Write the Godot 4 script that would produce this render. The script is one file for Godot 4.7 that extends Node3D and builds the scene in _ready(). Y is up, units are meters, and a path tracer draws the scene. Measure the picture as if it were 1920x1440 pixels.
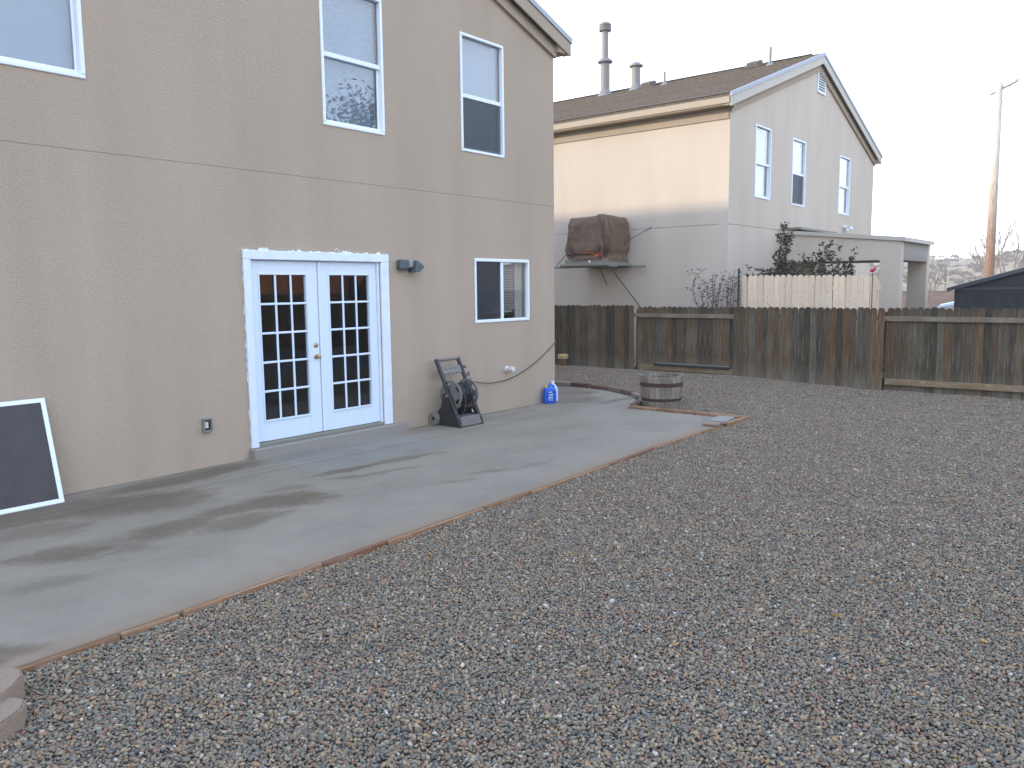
extends Node3D

var rng := RandomNumberGenerator.new()
var noise := FastNoiseLite.new()
var used := {}
var M := {}

# ------------------------------------------------------------------ naming
func numbered(called: String) -> String:
	var n: int = used.get(called, 0)
	used[called] = n + 1
	return called if n == 0 else "%s_%03d" % [called, n]

func tag(o: Node, label: String, category: String, group := "", kind := "") -> void:
	if label: o.set_meta("label", label)
	if category: o.set_meta("category", category)
	if group: o.set_meta("group", group)
	if kind: o.set_meta("kind", kind)

func thing(called: String, label: String, category: String, at := Vector3.ZERO, turn := 0.0, group := "") -> Node3D:
	var o := Node3D.new()
	o.name = numbered(called)
	add_child(o)
	o.position = at
	o.rotation.y = turn
	tag(o, label, category, group)
	return o

func part(called: String, s, mat: Material, parent: Node = null) -> MeshInstance3D:
	var o := MeshInstance3D.new()
	var p: Node = parent if parent else self
	if parent == null:
		o.name = numbered(called)
	else:
		var n: int = 0
		var nm := called
		while p.has_node(NodePath(nm)):
			n += 1
			nm = "%s_%03d" % [called, n]
		o.name = nm
	o.mesh = s.commit() if s is SurfaceTool else s
	o.material_override = mat
	p.add_child(o, true)
	return o

func struct(called: String, s, mat: Material) -> MeshInstance3D:
	var o := part(called, s, mat)
	o.set_meta("kind", "structure")
	return o

# ------------------------------------------------------------------ mesh helpers
func st() -> SurfaceTool:
	var s := SurfaceTool.new()
	s.begin(Mesh.PRIMITIVE_TRIANGLES)
	return s

func vtx(s: SurfaceTool, p: Vector3, n: Vector3, uv: Vector2) -> void:
	s.set_normal(n)
	s.set_uv(uv)
	s.add_vertex(p)

# triangle with per-vertex normals; wound clockwise seen from the side the normals point to
func tri_n(s: SurfaceTool, a: Vector3, b: Vector3, c: Vector3, na: Vector3, nb: Vector3, nc: Vector3, ua := Vector2.ZERO, ub := Vector2.ZERO, uc := Vector2.ZERO) -> void:
	var f := (b - a).cross(c - a)
	if f.dot(na + nb + nc) > 0.0:
		vtx(s, a, na, ua); vtx(s, c, nc, uc); vtx(s, b, nb, ub)
	else:
		vtx(s, a, na, ua); vtx(s, b, nb, ub); vtx(s, c, nc, uc)

func tri(s: SurfaceTool, a: Vector3, b: Vector3, c: Vector3, out: Vector3, ua := Vector2.ZERO, ub := Vector2.ZERO, uc := Vector2.ZERO) -> void:
	var n := (b - a).cross(c - a)
	if n.length() < 1e-12: return
	n = n.normalized()
	if n.dot(out) < 0.0: n = -n
	tri_n(s, a, b, c, n, n, n, ua, ub, uc)

func quad(s: SurfaceTool, a: Vector3, b: Vector3, c: Vector3, d: Vector3, out: Vector3, ua := Vector2(0, 1), ub := Vector2(1, 1), uc := Vector2(1, 0), ud := Vector2(0, 0)) -> void:
	tri(s, a, b, c, out, ua, ub, uc)
	tri(s, a, c, d, out, ua, uc, ud)

# box with bevelled edges
func box(s: SurfaceTool, c: Vector3, size: Vector3, bev := 0.0, basis := Basis()) -> void:
	var h := size * 0.5
	var ax := [Vector3.RIGHT, Vector3.UP, Vector3.BACK]
	var b: float = min(bev, min(h.x, min(h.y, h.z)) * 0.9)
	for i in 3:
		var j := (i + 1) % 3
		var k := (i + 2) % 3
		for sg in [-1.0, 1.0]:
			var o: Vector3 = ax[i] * h[i] * sg
			var u: Vector3 = ax[j] * (h[j] - b)
			var v: Vector3 = ax[k] * (h[k] - b)
			var n: Vector3 = basis * (ax[i] * sg)
			var us := Vector2(size[j], size[k])
			if j == 1:   # keep the long (v) texture direction along y
				quad(s, c + basis * (o - u - v), c + basis * (o + u - v), c + basis * (o + u + v), c + basis * (o - u + v), n, Vector2(0, us.x), Vector2(0, 0), Vector2(us.y, 0), Vector2(us.y, us.x))
			else:
				quad(s, c + basis * (o - u - v), c + basis * (o + u - v), c + basis * (o + u + v), c + basis * (o - u + v), n, Vector2(0, 0), Vector2(us.x, 0), us, Vector2(0, us.y))
	if b <= 0.0: return
	for i in 3:
		var j := (i + 1) % 3
		var k := (i + 2) % 3
		for sj in [-1.0, 1.0]:
			for sk in [-1.0, 1.0]:
				var e: Vector3 = ax[i] * (h[i] - b)
				var p: Vector3 = ax[j] * h[j] * sj + ax[k] * (h[k] - b) * sk
				var q: Vector3 = ax[j] * (h[j] - b) * sj + ax[k] * h[k] * sk
				quad(s, c + basis * (p - e), c + basis * (p + e), c + basis * (q + e), c + basis * (q - e), basis * (ax[j] * sj + ax[k] * sk), Vector2(0, 0), Vector2(0, size[i]), Vector2(b, size[i]), Vector2(b, 0))
	for sx in [-1.0, 1.0]:
		for sy in [-1.0, 1.0]:
			for sz in [-1.0, 1.0]:
				tri(s, c + basis * Vector3(h.x * sx, (h.y - b) * sy, (h.z - b) * sz), c + basis * Vector3((h.x - b) * sx, h.y * sy, (h.z - b) * sz), c + basis * Vector3((h.x - b) * sx, (h.y - b) * sy, h.z * sz), basis * Vector3(sx, sy, sz))

func bx(c: Vector3, size: Vector3, bev := 0.0, basis := Basis()) -> SurfaceTool:
	var s := st()
	box(s, c, size, bev, basis)
	return s

func b2(x0: float, y0: float, z0: float, x1: float, y1: float, z1: float, bev := 0.0) -> SurfaceTool:
	return bx(Vector3(x0 + x1, y0 + y1, z0 + z1) * 0.5, Vector3(x1 - x0, y1 - y0, z1 - z0), bev)

# a bar of rectangular section from a to b
func bar(s: SurfaceTool, a: Vector3, b: Vector3, w: float, h: float, bev := 0.0, up := Vector3.UP) -> void:
	var d := (b - a)
	var y := d.normalized()
	var x := up.cross(y)
	if x.length() < 0.01: x = Vector3.RIGHT.cross(y)
	x = x.normalized()
	box(s, (a + b) * 0.5, Vector3(w, d.length(), h), bev, Basis(x, y, x.cross(y)))

# polygon in the plane (ux, uy) pushed from o by depth along uz
func extrude(s: SurfaceTool, pts: PackedVector2Array, o: Vector3, ux: Vector3, uy: Vector3, depth: Vector3, uvscale := Vector2.ONE) -> void:
	var idx := Geometry2D.triangulate_polygon(pts)
	var at := func(p: Vector2) -> Vector3: return o + ux * p.x + uy * p.y
	for t in range(0, idx.size(), 3):
		var a: Vector2 = pts[idx[t]]
		var b: Vector2 = pts[idx[t + 1]]
		var c: Vector2 = pts[idx[t + 2]]
		tri(s, at.call(a), at.call(b), at.call(c), -depth, a * uvscale, b * uvscale, c * uvscale)
		tri(s, at.call(a) + depth, at.call(b) + depth, at.call(c) + depth, depth, a * uvscale, b * uvscale, c * uvscale)
	var area := 0.0
	for i in pts.size():
		area += pts[i].cross(pts[(i + 1) % pts.size()])
	for i in pts.size():
		var a: Vector2 = pts[i]
		var b: Vector2 = pts[(i + 1) % pts.size()]
		var e := (b - a).normalized()
		var n2 := Vector2(e.y, -e.x) * signf(area)
		var n := ux * n2.x + uy * n2.y
		quad(s, at.call(a), at.call(b), at.call(b) + depth, at.call(a) + depth, n, a * uvscale, b * uvscale, b * uvscale, a * uvscale)

# profile of (radius, height) turned round y
func lathe(s: SurfaceTool, prof: Array, seg: int, tr := Transform3D(), smooth := true) -> void:
	for i in range(prof.size() - 1):
		var p: Vector2 = prof[i]
		var q: Vector2 = prof[i + 1]
		var d := q - p
		if d.length() < 1e-6: continue
		var n2 := Vector2(d.y, -d.x).normalized()
		for k in seg:
			var a0 := TAU * k / seg
			var a1 := TAU * (k + 1) / seg
			var r0 := Vector3(cos(a0), 0, sin(a0))
			var r1 := Vector3(cos(a1), 0, sin(a1))
			var m0 := tr.basis * (r0 * n2.x + Vector3.UP * n2.y)
			var m1 := tr.basis * (r1 * n2.x + Vector3.UP * n2.y)
			if not smooth:
				m0 = (m0 + m1).normalized()
				m1 = m0
			var a := tr * (r0 * p.x + Vector3.UP * p.y)
			var b := tr * (r1 * p.x + Vector3.UP * p.y)
			var c := tr * (r1 * q.x + Vector3.UP * q.y)
			var e := tr * (r0 * q.x + Vector3.UP * q.y)
			var u0 := Vector2(float(k) / seg, p.y)
			var u1 := Vector2(float(k + 1) / seg, p.y)
			var u2 := Vector2(float(k + 1) / seg, q.y)
			var u3 := Vector2(float(k) / seg, q.y)
			if p.x > 1e-5: tri_n(s, a, b, c, m0, m1, m1, u0, u1, u2)
			if q.x > 1e-5: tri_n(s, a, c, e, m0, m1, m0, u0, u2, u3)

# a tube along points; r is one radius or one per point
func tube(s: SurfaceTool, pts: PackedVector3Array, r, seg := 6, caps := true) -> void:
	var n := pts.size()
	var fx := []
	var fy := []
	var x := Vector3.ZERO
	for i in n:
		var t := (pts[min(i + 1, n - 1)] - pts[max(i - 1, 0)]).normalized()
		if i == 0:
			x = t.cross(Vector3.UP)
			if x.length() < 0.05: x = t.cross(Vector3.RIGHT)
		x = (x - t * x.dot(t)).normalized()
		fx.append(x)
		fy.append(t.cross(x))
	var len := 0.0
	for i in range(n - 1):
		var ra: float = r[i] if r is Array or r is PackedFloat32Array else r
		var rb: float = r[i + 1] if r is Array or r is PackedFloat32Array else r
		var l2 := len + pts[i].distance_to(pts[i + 1])
		for k in seg:
			var a0 := TAU * k / seg
			var a1 := TAU * (k + 1) / seg
			var n00: Vector3 = fx[i] * cos(a0) + fy[i] * sin(a0)
			var n01: Vector3 = fx[i] * cos(a1) + fy[i] * sin(a1)
			var n10: Vector3 = fx[i + 1] * cos(a0) + fy[i + 1] * sin(a0)
			var n11: Vector3 = fx[i + 1] * cos(a1) + fy[i + 1] * sin(a1)
			var u0 := float(k) / seg
			var u1 := float(k + 1) / seg
			tri_n(s, pts[i] + n00 * ra, pts[i] + n01 * ra, pts[i + 1] + n11 * rb, n00, n01, n11, Vector2(u0, len), Vector2(u1, len), Vector2(u1, l2))
			tri_n(s, pts[i] + n00 * ra, pts[i + 1] + n11 * rb, pts[i + 1] + n10 * rb, n00, n11, n10, Vector2(u0, len), Vector2(u1, l2), Vector2(u0, l2))
		len = l2
	if caps:
		for e in [0, n - 1]:
			var rr: float = r[e] if r is Array or r is PackedFloat32Array else r
			var out: Vector3 = (pts[0] - pts[1]) if e == 0 else (pts[n - 1] - pts[n - 2])
			for k in range(1, seg - 1):
				var q := []
				for kk in [0, k, k + 1]:
					q.append(pts[e] + (fx[e] * cos(TAU * kk / seg) + fy[e] * sin(TAU * kk / seg)) * rr)
				tri(s, q[0], q[1], q[2], out)

func pv(a: Array) -> PackedVector2Array:
	var r := PackedVector2Array()
	for p in a: r.append(Vector2(p[0], p[1]))
	return r

func curve(a: Array, steps := 5) -> PackedVector3Array:
	var r := PackedVector3Array()
	for i in range(a.size() - 1):
		var p0: Vector3 = a[max(i - 1, 0)]
		var p1: Vector3 = a[i]
		var p2: Vector3 = a[i + 1]
		var p3: Vector3 = a[min(i + 2, a.size() - 1)]
		for k in steps:
			r.append(p1.cubic_interpolate(p2, p0, p3, float(k) / steps))
	r.append(a[-1])
	return r

# ------------------------------------------------------------------ materials
func lin(r: float, g: float, b: float, a := 1.0) -> Color:
	var c := Color(r, g, b).linear_to_srgb()
	c.a = a
	return c

func mat(r: float, g: float, b: float, rough := 0.8, metal := 0.0) -> StandardMaterial3D:
	var m := StandardMaterial3D.new()
	m.albedo_color = lin(r, g, b)
	m.roughness = rough
	m.metallic = metal
	return m

func ntex(freq: float, lo: Color, hi: Color, sd: int, size := 256, oct := 4, type := FastNoiseLite.TYPE_SIMPLEX_SMOOTH) -> NoiseTexture2D:
	var t := NoiseTexture2D.new()
	var n := FastNoiseLite.new()
	n.noise_type = type
	n.seed = sd
	n.frequency = freq
	n.fractal_octaves = oct
	t.noise = n
	t.width = size
	t.height = size
	t.seamless = true
	t.seamless_blend_skirt = 0.35
	var g := Gradient.new()
	g.set_color(0, lo)
	g.set_color(1, hi)
	t.color_ramp = g
	return t

func tri_map(m: StandardMaterial3D, tex: Texture2D, scale: float, world := true) -> void:
	m.albedo_texture = tex
	m.uv1_triplanar = true
	m.uv1_world_triplanar = world
	m.uv1_scale = Vector3.ONE * scale

func detail(m: StandardMaterial3D, tex: Texture2D, scale: float) -> void:
	m.detail_enabled = true
	m.detail_albedo = tex
	m.detail_blend_mode = BaseMaterial3D.BLEND_MODE_MUL
	m.detail_uv_layer = BaseMaterial3D.DETAIL_UV_2
	m.uv2_triplanar = true
	m.uv2_world_triplanar = true
	m.uv2_scale = Vector3.ONE * scale

func relief(m: StandardMaterial3D, tex: Texture2D, cm: float) -> void:
	m.heightmap_enabled = true
	m.heightmap_texture = tex
	m.heightmap_scale = cm

func g8(v: float) -> Color: return Color(v, v, v)

# vertical grain of a weathered or new board, painted into an image: base a, streak b, pale c
func grain(sd: int, a: Vector3, b: Vector3, c: Vector3, knots := 0, ends := 0.0) -> ImageTexture:
	var w := 48
	var h := 384
	var n := FastNoiseLite.new()
	n.seed = sd
	n.frequency = 1.0
	n.fractal_octaves = 3
	var r := RandomNumberGenerator.new()
	r.seed = sd
	var kn := []
	for i in knots: kn.append([r.randf_range(0.15, 0.85), r.randf_range(0.08, 0.95), r.randf_range(0.035, 0.075)])
	var d := PackedByteArray()
	d.resize(w * h * 3)
	for y in h:
		for x in w:
			var u := float(x) / w
			var v := float(y) / h
			var wob := n.get_noise_2d(u * 1.3, v * 3.0) * 0.25
			var fine := n.get_noise_2d((u + wob * 0.2) * 14.0, v * 2.2 + 7.0)
			var broad := n.get_noise_2d(u * 1.6 + 20.0, v * 1.6)
			var spot := n.get_noise_2d(u * 6.0 + 50.0, v * 40.0)
			var k := clampf(0.5 + broad * 0.9 + fine * 0.35, 0.0, 1.0)
			var col := a.lerp(b, k)
			var pale := clampf(n.get_noise_2d(u * 5.0 + 90.0, v * 2.6) * 1.6 + fine * 0.5 - 0.1, 0.0, 1.0)
			col = col.lerp(c, pale * 0.75)
			col *= 1.0 + spot * 0.14 + fine * 0.18
			if ends > 0.0:
				col = col.lerp(a * 0.75, clampf((0.1 - v) / 0.1, 0.0, 1.0) * ends * (0.7 + fine))
				col = col.lerp(c * 0.9, clampf((v - 0.72) / 0.28, 0.0, 1.0) * ends * clampf(0.7 + broad, 0.0, 1.0))
			for q in kn:
				var dx: float = (u - q[0]) * 0.14
				var dy: float = (v - q[1]) * 1.0
				var dist := sqrt(dx * dx * 2.0 + dy * dy) / (float(q[2]) * 0.25)
				col = col.lerp(b * 0.4, clampf(1.3 - dist, 0.0, 1.0) * 0.8)
			var sc := Color(maxf(col.x, 0.0), maxf(col.y, 0.0), maxf(col.z, 0.0)).linear_to_srgb()
			var i := (y * w + x) * 3
			d[i] = int(clampf(sc.r, 0, 1) * 255.0)
			d[i + 1] = int(clampf(sc.g, 0, 1) * 255.0)
			d[i + 2] = int(clampf(sc.b, 0, 1) * 255.0)
	return ImageTexture.create_from_image(Image.create_from_data(w, h, false, Image.FORMAT_RGB8, d))

func tex_mat(t: Texture2D, rough := 0.85, tint := 1.0) -> StandardMaterial3D:
	var m := StandardMaterial3D.new()
	m.albedo_texture = t
	m.albedo_color = lin(tint, tint, tint)
	m.roughness = rough
	m.metallic_specular = 0.3
	return m

# creosote brown at the foot, paler higher up with lens glare painted in
func glare_faded_pole() -> ImageTexture:
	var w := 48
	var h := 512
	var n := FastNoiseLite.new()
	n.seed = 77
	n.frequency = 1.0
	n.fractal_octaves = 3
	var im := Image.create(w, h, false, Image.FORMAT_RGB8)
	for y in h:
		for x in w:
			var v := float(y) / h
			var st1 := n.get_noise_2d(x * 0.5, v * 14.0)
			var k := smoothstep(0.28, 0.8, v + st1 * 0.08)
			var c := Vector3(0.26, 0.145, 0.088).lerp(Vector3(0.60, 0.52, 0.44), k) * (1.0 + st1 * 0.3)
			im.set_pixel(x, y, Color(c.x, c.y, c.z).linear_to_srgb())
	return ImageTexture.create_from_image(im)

func make_materials() -> void:
	var fine := ntex(0.06, g8(0.0), g8(1.0), 3, 512, 4)
	var blotch := ntex(0.012, Color(0.955, 0.95, 0.947), Color(1.0, 1.0, 1.0), 5, 256, 5)
	var grit := ntex(0.09, Color(0.84, 0.83, 0.82), Color(1, 1, 1), 9, 512, 3)
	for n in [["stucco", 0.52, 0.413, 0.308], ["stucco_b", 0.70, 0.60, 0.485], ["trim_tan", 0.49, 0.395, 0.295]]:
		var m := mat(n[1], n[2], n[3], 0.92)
		m.metallic_specular = 0.25
		tri_map(m, grit, 1.4)
		detail(m, blotch, 0.13)
		m.uv2_scale = Vector3(0.42, 0.075, 0.42)
		relief(m, fine, 0.22 if n[0] != "trim_tan" else 0.1)
		M[n[0]] = m
	M.fascia = mat(0.46, 0.37, 0.26, 0.7)
	tri_map(M.fascia, grit, 0.9)
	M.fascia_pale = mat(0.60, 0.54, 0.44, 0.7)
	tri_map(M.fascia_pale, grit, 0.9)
	M.shingle = mat(0.215, 0.175, 0.132, 0.95)
	tri_map(M.shingle, ntex(0.05, Color(0.6, 0.6, 0.6), Color(1, 1, 1), 14, 512, 4), 0.5)
	M.drip = mat(0.33, 0.35, 0.38, 0.5)
	M.white = mat(0.76, 0.80, 0.83, 0.45)
	M.white_paint = mat(0.74, 0.795, 0.85, 0.4)
	tri_map(M.white_paint, ntex(0.02, Color(0.95, 0.95, 0.96), Color(1, 1, 1), 21, 256, 3), 0.7)
	M.door_paint = mat(0.66, 0.735, 0.81, 0.4)
	M.blind = mat(0.23, 0.345, 0.425, 0.6)
	M.glass = StandardMaterial3D.new()
	M.glass.albedo_color = Color(0.1, 0.12, 0.13, 0.05)
	M.glass.transparency = BaseMaterial3D.TRANSPARENCY_ALPHA
	M.glass.roughness = 0.012
	M.screen = mat(0.085, 0.095, 0.10, 0.7)
	M.screen.albedo_color.a = 0.55
	M.screen.transparency = BaseMaterial3D.TRANSPARENCY_ALPHA
	M.screen_dark = mat(0.03, 0.032, 0.035, 0.7)
	M.screen_dark.albedo_color.a = 0.5
	M.screen_dark.transparency = BaseMaterial3D.TRANSPARENCY_ALPHA
	M.blind_white = mat(0.6, 0.58, 0.54, 0.6)
	M.screen_dense = mat(0.075, 0.066, 0.06, 0.75)
	M.screen_dense.albedo_color.a = 0.93
	M.screen_dense.transparency = BaseMaterial3D.TRANSPARENCY_ALPHA
	tri_map(M.screen_dense, ntex(0.02, Color(0.85, 0.85, 0.87), Color(1, 1, 1), 27, 256, 4), 0.9)
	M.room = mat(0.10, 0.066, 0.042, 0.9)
	M.rubber = mat(0.012, 0.012, 0.013, 0.7)
	M.brass = mat(0.45, 0.36, 0.22, 0.35, 0.9)
	M.lamp_grey = mat(0.07, 0.085, 0.095, 0.5)
	M.lamp_glass = mat(0.25, 0.27, 0.25, 0.3)
	M.off_white = mat(0.6, 0.58, 0.52, 0.6)
	M.black_plastic = mat(0.024, 0.018, 0.019, 0.6)
	M.grey_plastic = mat(0.17, 0.148, 0.13, 0.65)
	M.hose = mat(0.02, 0.02, 0.018, 0.5)
	M.cable = mat(0.02, 0.02, 0.022, 0.6)
	M.blue_jug = mat(0.004, 0.095, 0.5, 0.35)
	M.white_jug = mat(0.50, 0.60, 0.72, 0.35)
	M.yellow_cap = mat(0.55, 0.42, 0.03, 0.4)
	M.rust = mat(0.105, 0.055, 0.034, 0.9)
	tri_map(M.rust, ntex(0.05, Color(0.55, 0.5, 0.5), Color(1, 1, 1), 33, 256, 4), 3.0)
	M.soil = mat(0.09, 0.07, 0.05, 0.95)
	tri_map(M.soil, ntex(0.06, Color(0.4, 0.4, 0.4), Color(1, 1, 1), 35, 256, 4), 3.0)
	M.pot = mat(0.18, 0.10, 0.05, 0.8)
	M.pot_rim = mat(0.50, 0.36, 0.15, 0.7)
	M.paver = mat(0.32, 0.285, 0.24, 0.9)
	tri_map(M.paver, grit, 1.6)
	M.edger = mat(0.33, 0.235, 0.165, 0.9)
	tri_map(M.edger, grit, 1.6)
	relief(M.edger, fine, 0.5)
	M.tarp = mat(0.215, 0.14, 0.085, 0.85)
	tri_map(M.tarp, ntex(0.03, Color(0.72, 0.72, 0.72), Color(1, 1, 1), 41, 256, 4), 0.8)
	M.strap = mat(0.75, 0.13, 0.04, 0.5)
	M.galv = mat(0.22, 0.20, 0.155, 0.8, 0.0)
	M.dark_metal = mat(0.05, 0.05, 0.048, 0.5, 0.4)
	M.pipe_grey = mat(0.22, 0.205, 0.185, 0.6, 0.2)
	M.shed = mat(0.031, 0.029, 0.027, 0.75)
	tri_map(M.shed, ntex(0.03, Color(0.75, 0.75, 0.78), Color(1, 1, 1), 43, 256, 4), 0.7)
	M.shed_trim = mat(0.035, 0.038, 0.045, 0.4)
	M.shed_roof = mat(0.40, 0.38, 0.36, 0.5)
	M.block = mat(0.21, 0.165, 0.145, 0.92)
	tri_map(M.block, grit, 0.7)
	M.block2 = mat(0.185, 0.145, 0.125, 0.92)
	tri_map(M.block2, grit, 0.7)
	M.car_paint = mat(0.36, 0.37, 0.38, 0.3, 0.5)
	M.car_paint.clearcoat_enabled = true
	M.car_glass = mat(0.02, 0.025, 0.03, 0.08)
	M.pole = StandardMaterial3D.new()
	M.pole.albedo_texture = glare_faded_pole()
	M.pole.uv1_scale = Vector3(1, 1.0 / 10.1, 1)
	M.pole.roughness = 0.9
	M.pale_wood = mat(0.5, 0.44, 0.37, 0.9)
	M.bark = mat(0.12, 0.095, 0.075, 0.95)
	tri_map(M.bark, grit, 2.0)
	M.bark_pale = mat(0.24, 0.2, 0.16, 0.95)
	M.twig = mat(0.10, 0.06, 0.05, 0.9)
	M.leaf_green = mat(0.078, 0.07, 0.034, 0.75)
	M.leaf_olive = mat(0.10, 0.08, 0.045, 0.8)
	M.leaf_brown = mat(0.22, 0.12, 0.055, 0.8)
	for k in ["leaf_green", "leaf_olive", "leaf_brown"]:
		M[k].backlight_enabled = true
		M[k].backlight = Color(0.25, 0.25, 0.2)
		M[k].vertex_color_use_as_albedo = true
	M.red = mat(0.5, 0.03, 0.05, 0.6)
	M.ground = mat(0.42, 0.31, 0.15, 0.95)
	tri_map(M.ground, ntex(0.02, Color(0.62, 0.6, 0.55), Color(1, 1, 1), 51, 512, 5), 0.06)
	detail(M.ground, ntex(0.05, Color(0.7, 0.7, 0.7), Color(1, 1, 1), 52, 256, 4), 0.6)
	M.hill = mat(0.40, 0.27, 0.14, 0.95)
	tri_map(M.hill, ntex(0.03, Color(0.6, 0.58, 0.55), Color(1, 1, 1), 53, 512, 5), 0.012)
	M.scrub = mat(0.11, 0.085, 0.05, 0.95)
	M.scrub.vertex_color_use_as_albedo = true
	M.bed = mat(0.14, 0.118, 0.1, 0.95)
	tri_map(M.bed, ntex(0.1, Color(0.45, 0.45, 0.45), Color(1, 1, 1), 55, 512, 3), 3.0)
	M.pebble = StandardMaterial3D.new()
	M.pebble.albedo_color = Color.WHITE
	M.pebble.vertex_color_use_as_albedo = true
	M.pebble.roughness = 0.85
	M.pebble.metallic_specular = 0.2
	M.red_house = mat(0.50, 0.20, 0.09, 0.9)
	tri_map(M.red_house, grit, 0.4)
	# boards of the old fence: dark weathered grey-browns; each kind in a few variants
	var old := []
	var greys := [[Vector3(0.120, 0.098, 0.072), Vector3(0.100, 0.068, 0.042), Vector3(0.235, 0.21, 0.175)], [Vector3(0.115, 0.104, 0.086), Vector3(0.080, 0.064, 0.046), Vector3(0.24, 0.222, 0.195)], [Vector3(0.130, 0.090, 0.058), Vector3(0.105, 0.060, 0.034), Vector3(0.22, 0.185, 0.145)], [Vector3(0.085, 0.072, 0.055), Vector3(0.052, 0.041, 0.030), Vector3(0.185, 0.168, 0.145)]]
	for i in 12:
		var g = greys[i % 4]
		old.append(tex_mat(grain(100 + i, g[0], g[1], g[2], 1, 1.0), 0.9, [1.0, 0.85, 1.1][i / 4]))
		old[-1].albedo_color = lin(1.0 * [1.0, 0.85, 1.1][i / 4], 0.92 * [1.0, 0.85, 1.1][i / 4], 0.76 * [1.0, 0.85, 1.1][i / 4])
	M.old = old
	M.old_rail = tex_mat(grain(140, Vector3(0.23, 0.185, 0.13), Vector3(0.17, 0.13, 0.085), Vector3(0.31, 0.265, 0.20)), 0.9)
	M.old_kick = tex_mat(grain(141, Vector3(0.29, 0.22, 0.135), Vector3(0.23, 0.155, 0.08), Vector3(0.35, 0.275, 0.185), 3), 0.9)
	var nw := []
	for i in 5:
		var k: float = [1.0, 0.92, 1.08, 0.96, 1.04][i]
		nw.append(tex_mat(grain(160 + i, Vector3(0.77, 0.61, 0.44) * k, Vector3(0.70, 0.50, 0.32) * k, Vector3(0.82, 0.69, 0.53) * k, 6), 0.8))
	M.new_wood = nw
	M.siding = tex_mat(grain(170, Vector3(0.33, 0.29, 0.24), Vector3(0.24, 0.205, 0.165), Vector3(0.4, 0.37, 0.33)), 0.85)
	var st_ := []
	for i in 4:
		var k: float = [1.0, 0.8, 1.12, 0.9][i]
		st_.append(tex_mat(grain(180 + i, Vector3(0.26, 0.215, 0.165) * k, Vector3(0.18, 0.135, 0.095) * k, Vector3(0.37, 0.335, 0.285) * k), 0.9))
	M.stave = st_
	var ed := []
	for c in [[Vector3(0.25, 0.135, 0.07), Vector3(0.19, 0.09, 0.042), Vector3(0.33, 0.21, 0.125)], [Vector3(0.31, 0.18, 0.10), Vector3(0.25, 0.125, 0.062), Vector3(0.38, 0.26, 0.165)], [Vector3(0.22, 0.11, 0.062), Vector3(0.17, 0.075, 0.042), Vector3(0.3, 0.18, 0.115)]]:
		ed.append(tex_mat(grain(190 + ed.size(), c[0], c[1], c[2]), 0.9))
	M.edging = ed
	var br := []
	for c in [[0.16, 0.085, 0.06], [0.27, 0.2, 0.145], [0.12, 0.055, 0.045], [0.22, 0.15, 0.1], [0.30, 0.25, 0.2]]:
		var m := mat(c[0], c[1], c[2], 0.92)
		tri_map(m, grit, 3.0)
		relief(m, fine, 0.3)
		br.append(m)
	M.bricks = br

# ------------------------------------------------------------------ sky
func make_sky() -> ImageTexture:
	var w := 512
	var h := 256
	var n := FastNoiseLite.new()
	n.seed = 8
	n.frequency = 1.0
	n.fractal_octaves = 4
	var d := PackedFloat32Array()
	d.resize(w * h * 3)
	for y in h:
		var el := PI * (0.5 - (y + 0.5) / h)
		for x in w:
			var c: Vector3
			if el >= 0.0:
				var k := pow(sin(el), 0.5)
				c = Vector3(1.50, 1.64, 1.82).lerp(Vector3(0.41, 0.635, 1.10), k)
				var az := TAU * (x + 0.5) / w
				var dir := Vector3(cos(az) * cos(el), sin(el), sin(az) * cos(el))
				var cl := n.get_noise_3d(dir.x * 1.6, dir.y * 6.0, dir.z * 1.6)
				c = c.lerp(Vector3(1.45, 1.55, 1.7), clampf(cl * 1.3 + 0.08, 0.0, 1.0) * 0.5)
			else:
				c = Vector3(0.33, 0.29, 0.24).lerp(Vector3(1.0, 1.05, 1.1), clampf(1.0 + el * 12.0, 0.0, 1.0))
			var i := (y * w + x) * 3
			d[i] = c.x
			d[i + 1] = c.y
			d[i + 2] = c.z
	return ImageTexture.create_from_image(Image.create_from_data(w, h, false, Image.FORMAT_RGBF, d.to_byte_array()))

# ------------------------------------------------------------------ ground heights
func gh(x: float, z: float) -> float:
	var far := smoothstep(10.8, 15.0, x)
	var y := lerpf(-0.029, 0.075, far)
	y -= far * 0.095 * smoothstep(1.0, 4.0, z)
	y += noise.get_noise_2d(x * 0.9, z * 0.9) * 0.016 + noise.get_noise_2d(x * 4.0 + 40.0, z * 4.0) * 0.008
	# the yard stays just under the slab near its edges
	return y

const EDGE := [[0.6, 3.53], [1.45, 3.50], [2.2, 3.48], [3.4, 3.44], [4.75, 3.40], [6.0, 3.37], [7.1, 3.33], [8.25, 3.26], [9.4, 3.25], [10.72, 3.27]]
func edge_z(x: float) -> float:
	for i in range(EDGE.size() - 1):
		if x <= EDGE[i + 1][0]:
			return lerpf(EDGE[i][1], EDGE[i + 1][1], clampf((x - EDGE[i][0]) / (EDGE[i + 1][0] - EDGE[i][0]), 0.0, 1.0))
	return 3.27

var back_patio: PackedVector2Array
func in_patio(p: Vector2) -> bool:
	if p.x < 10.76 and p.y < edge_z(p.x) + 0.035: return true
	return Geometry2D.is_point_in_polygon(p, back_patio)

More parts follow.
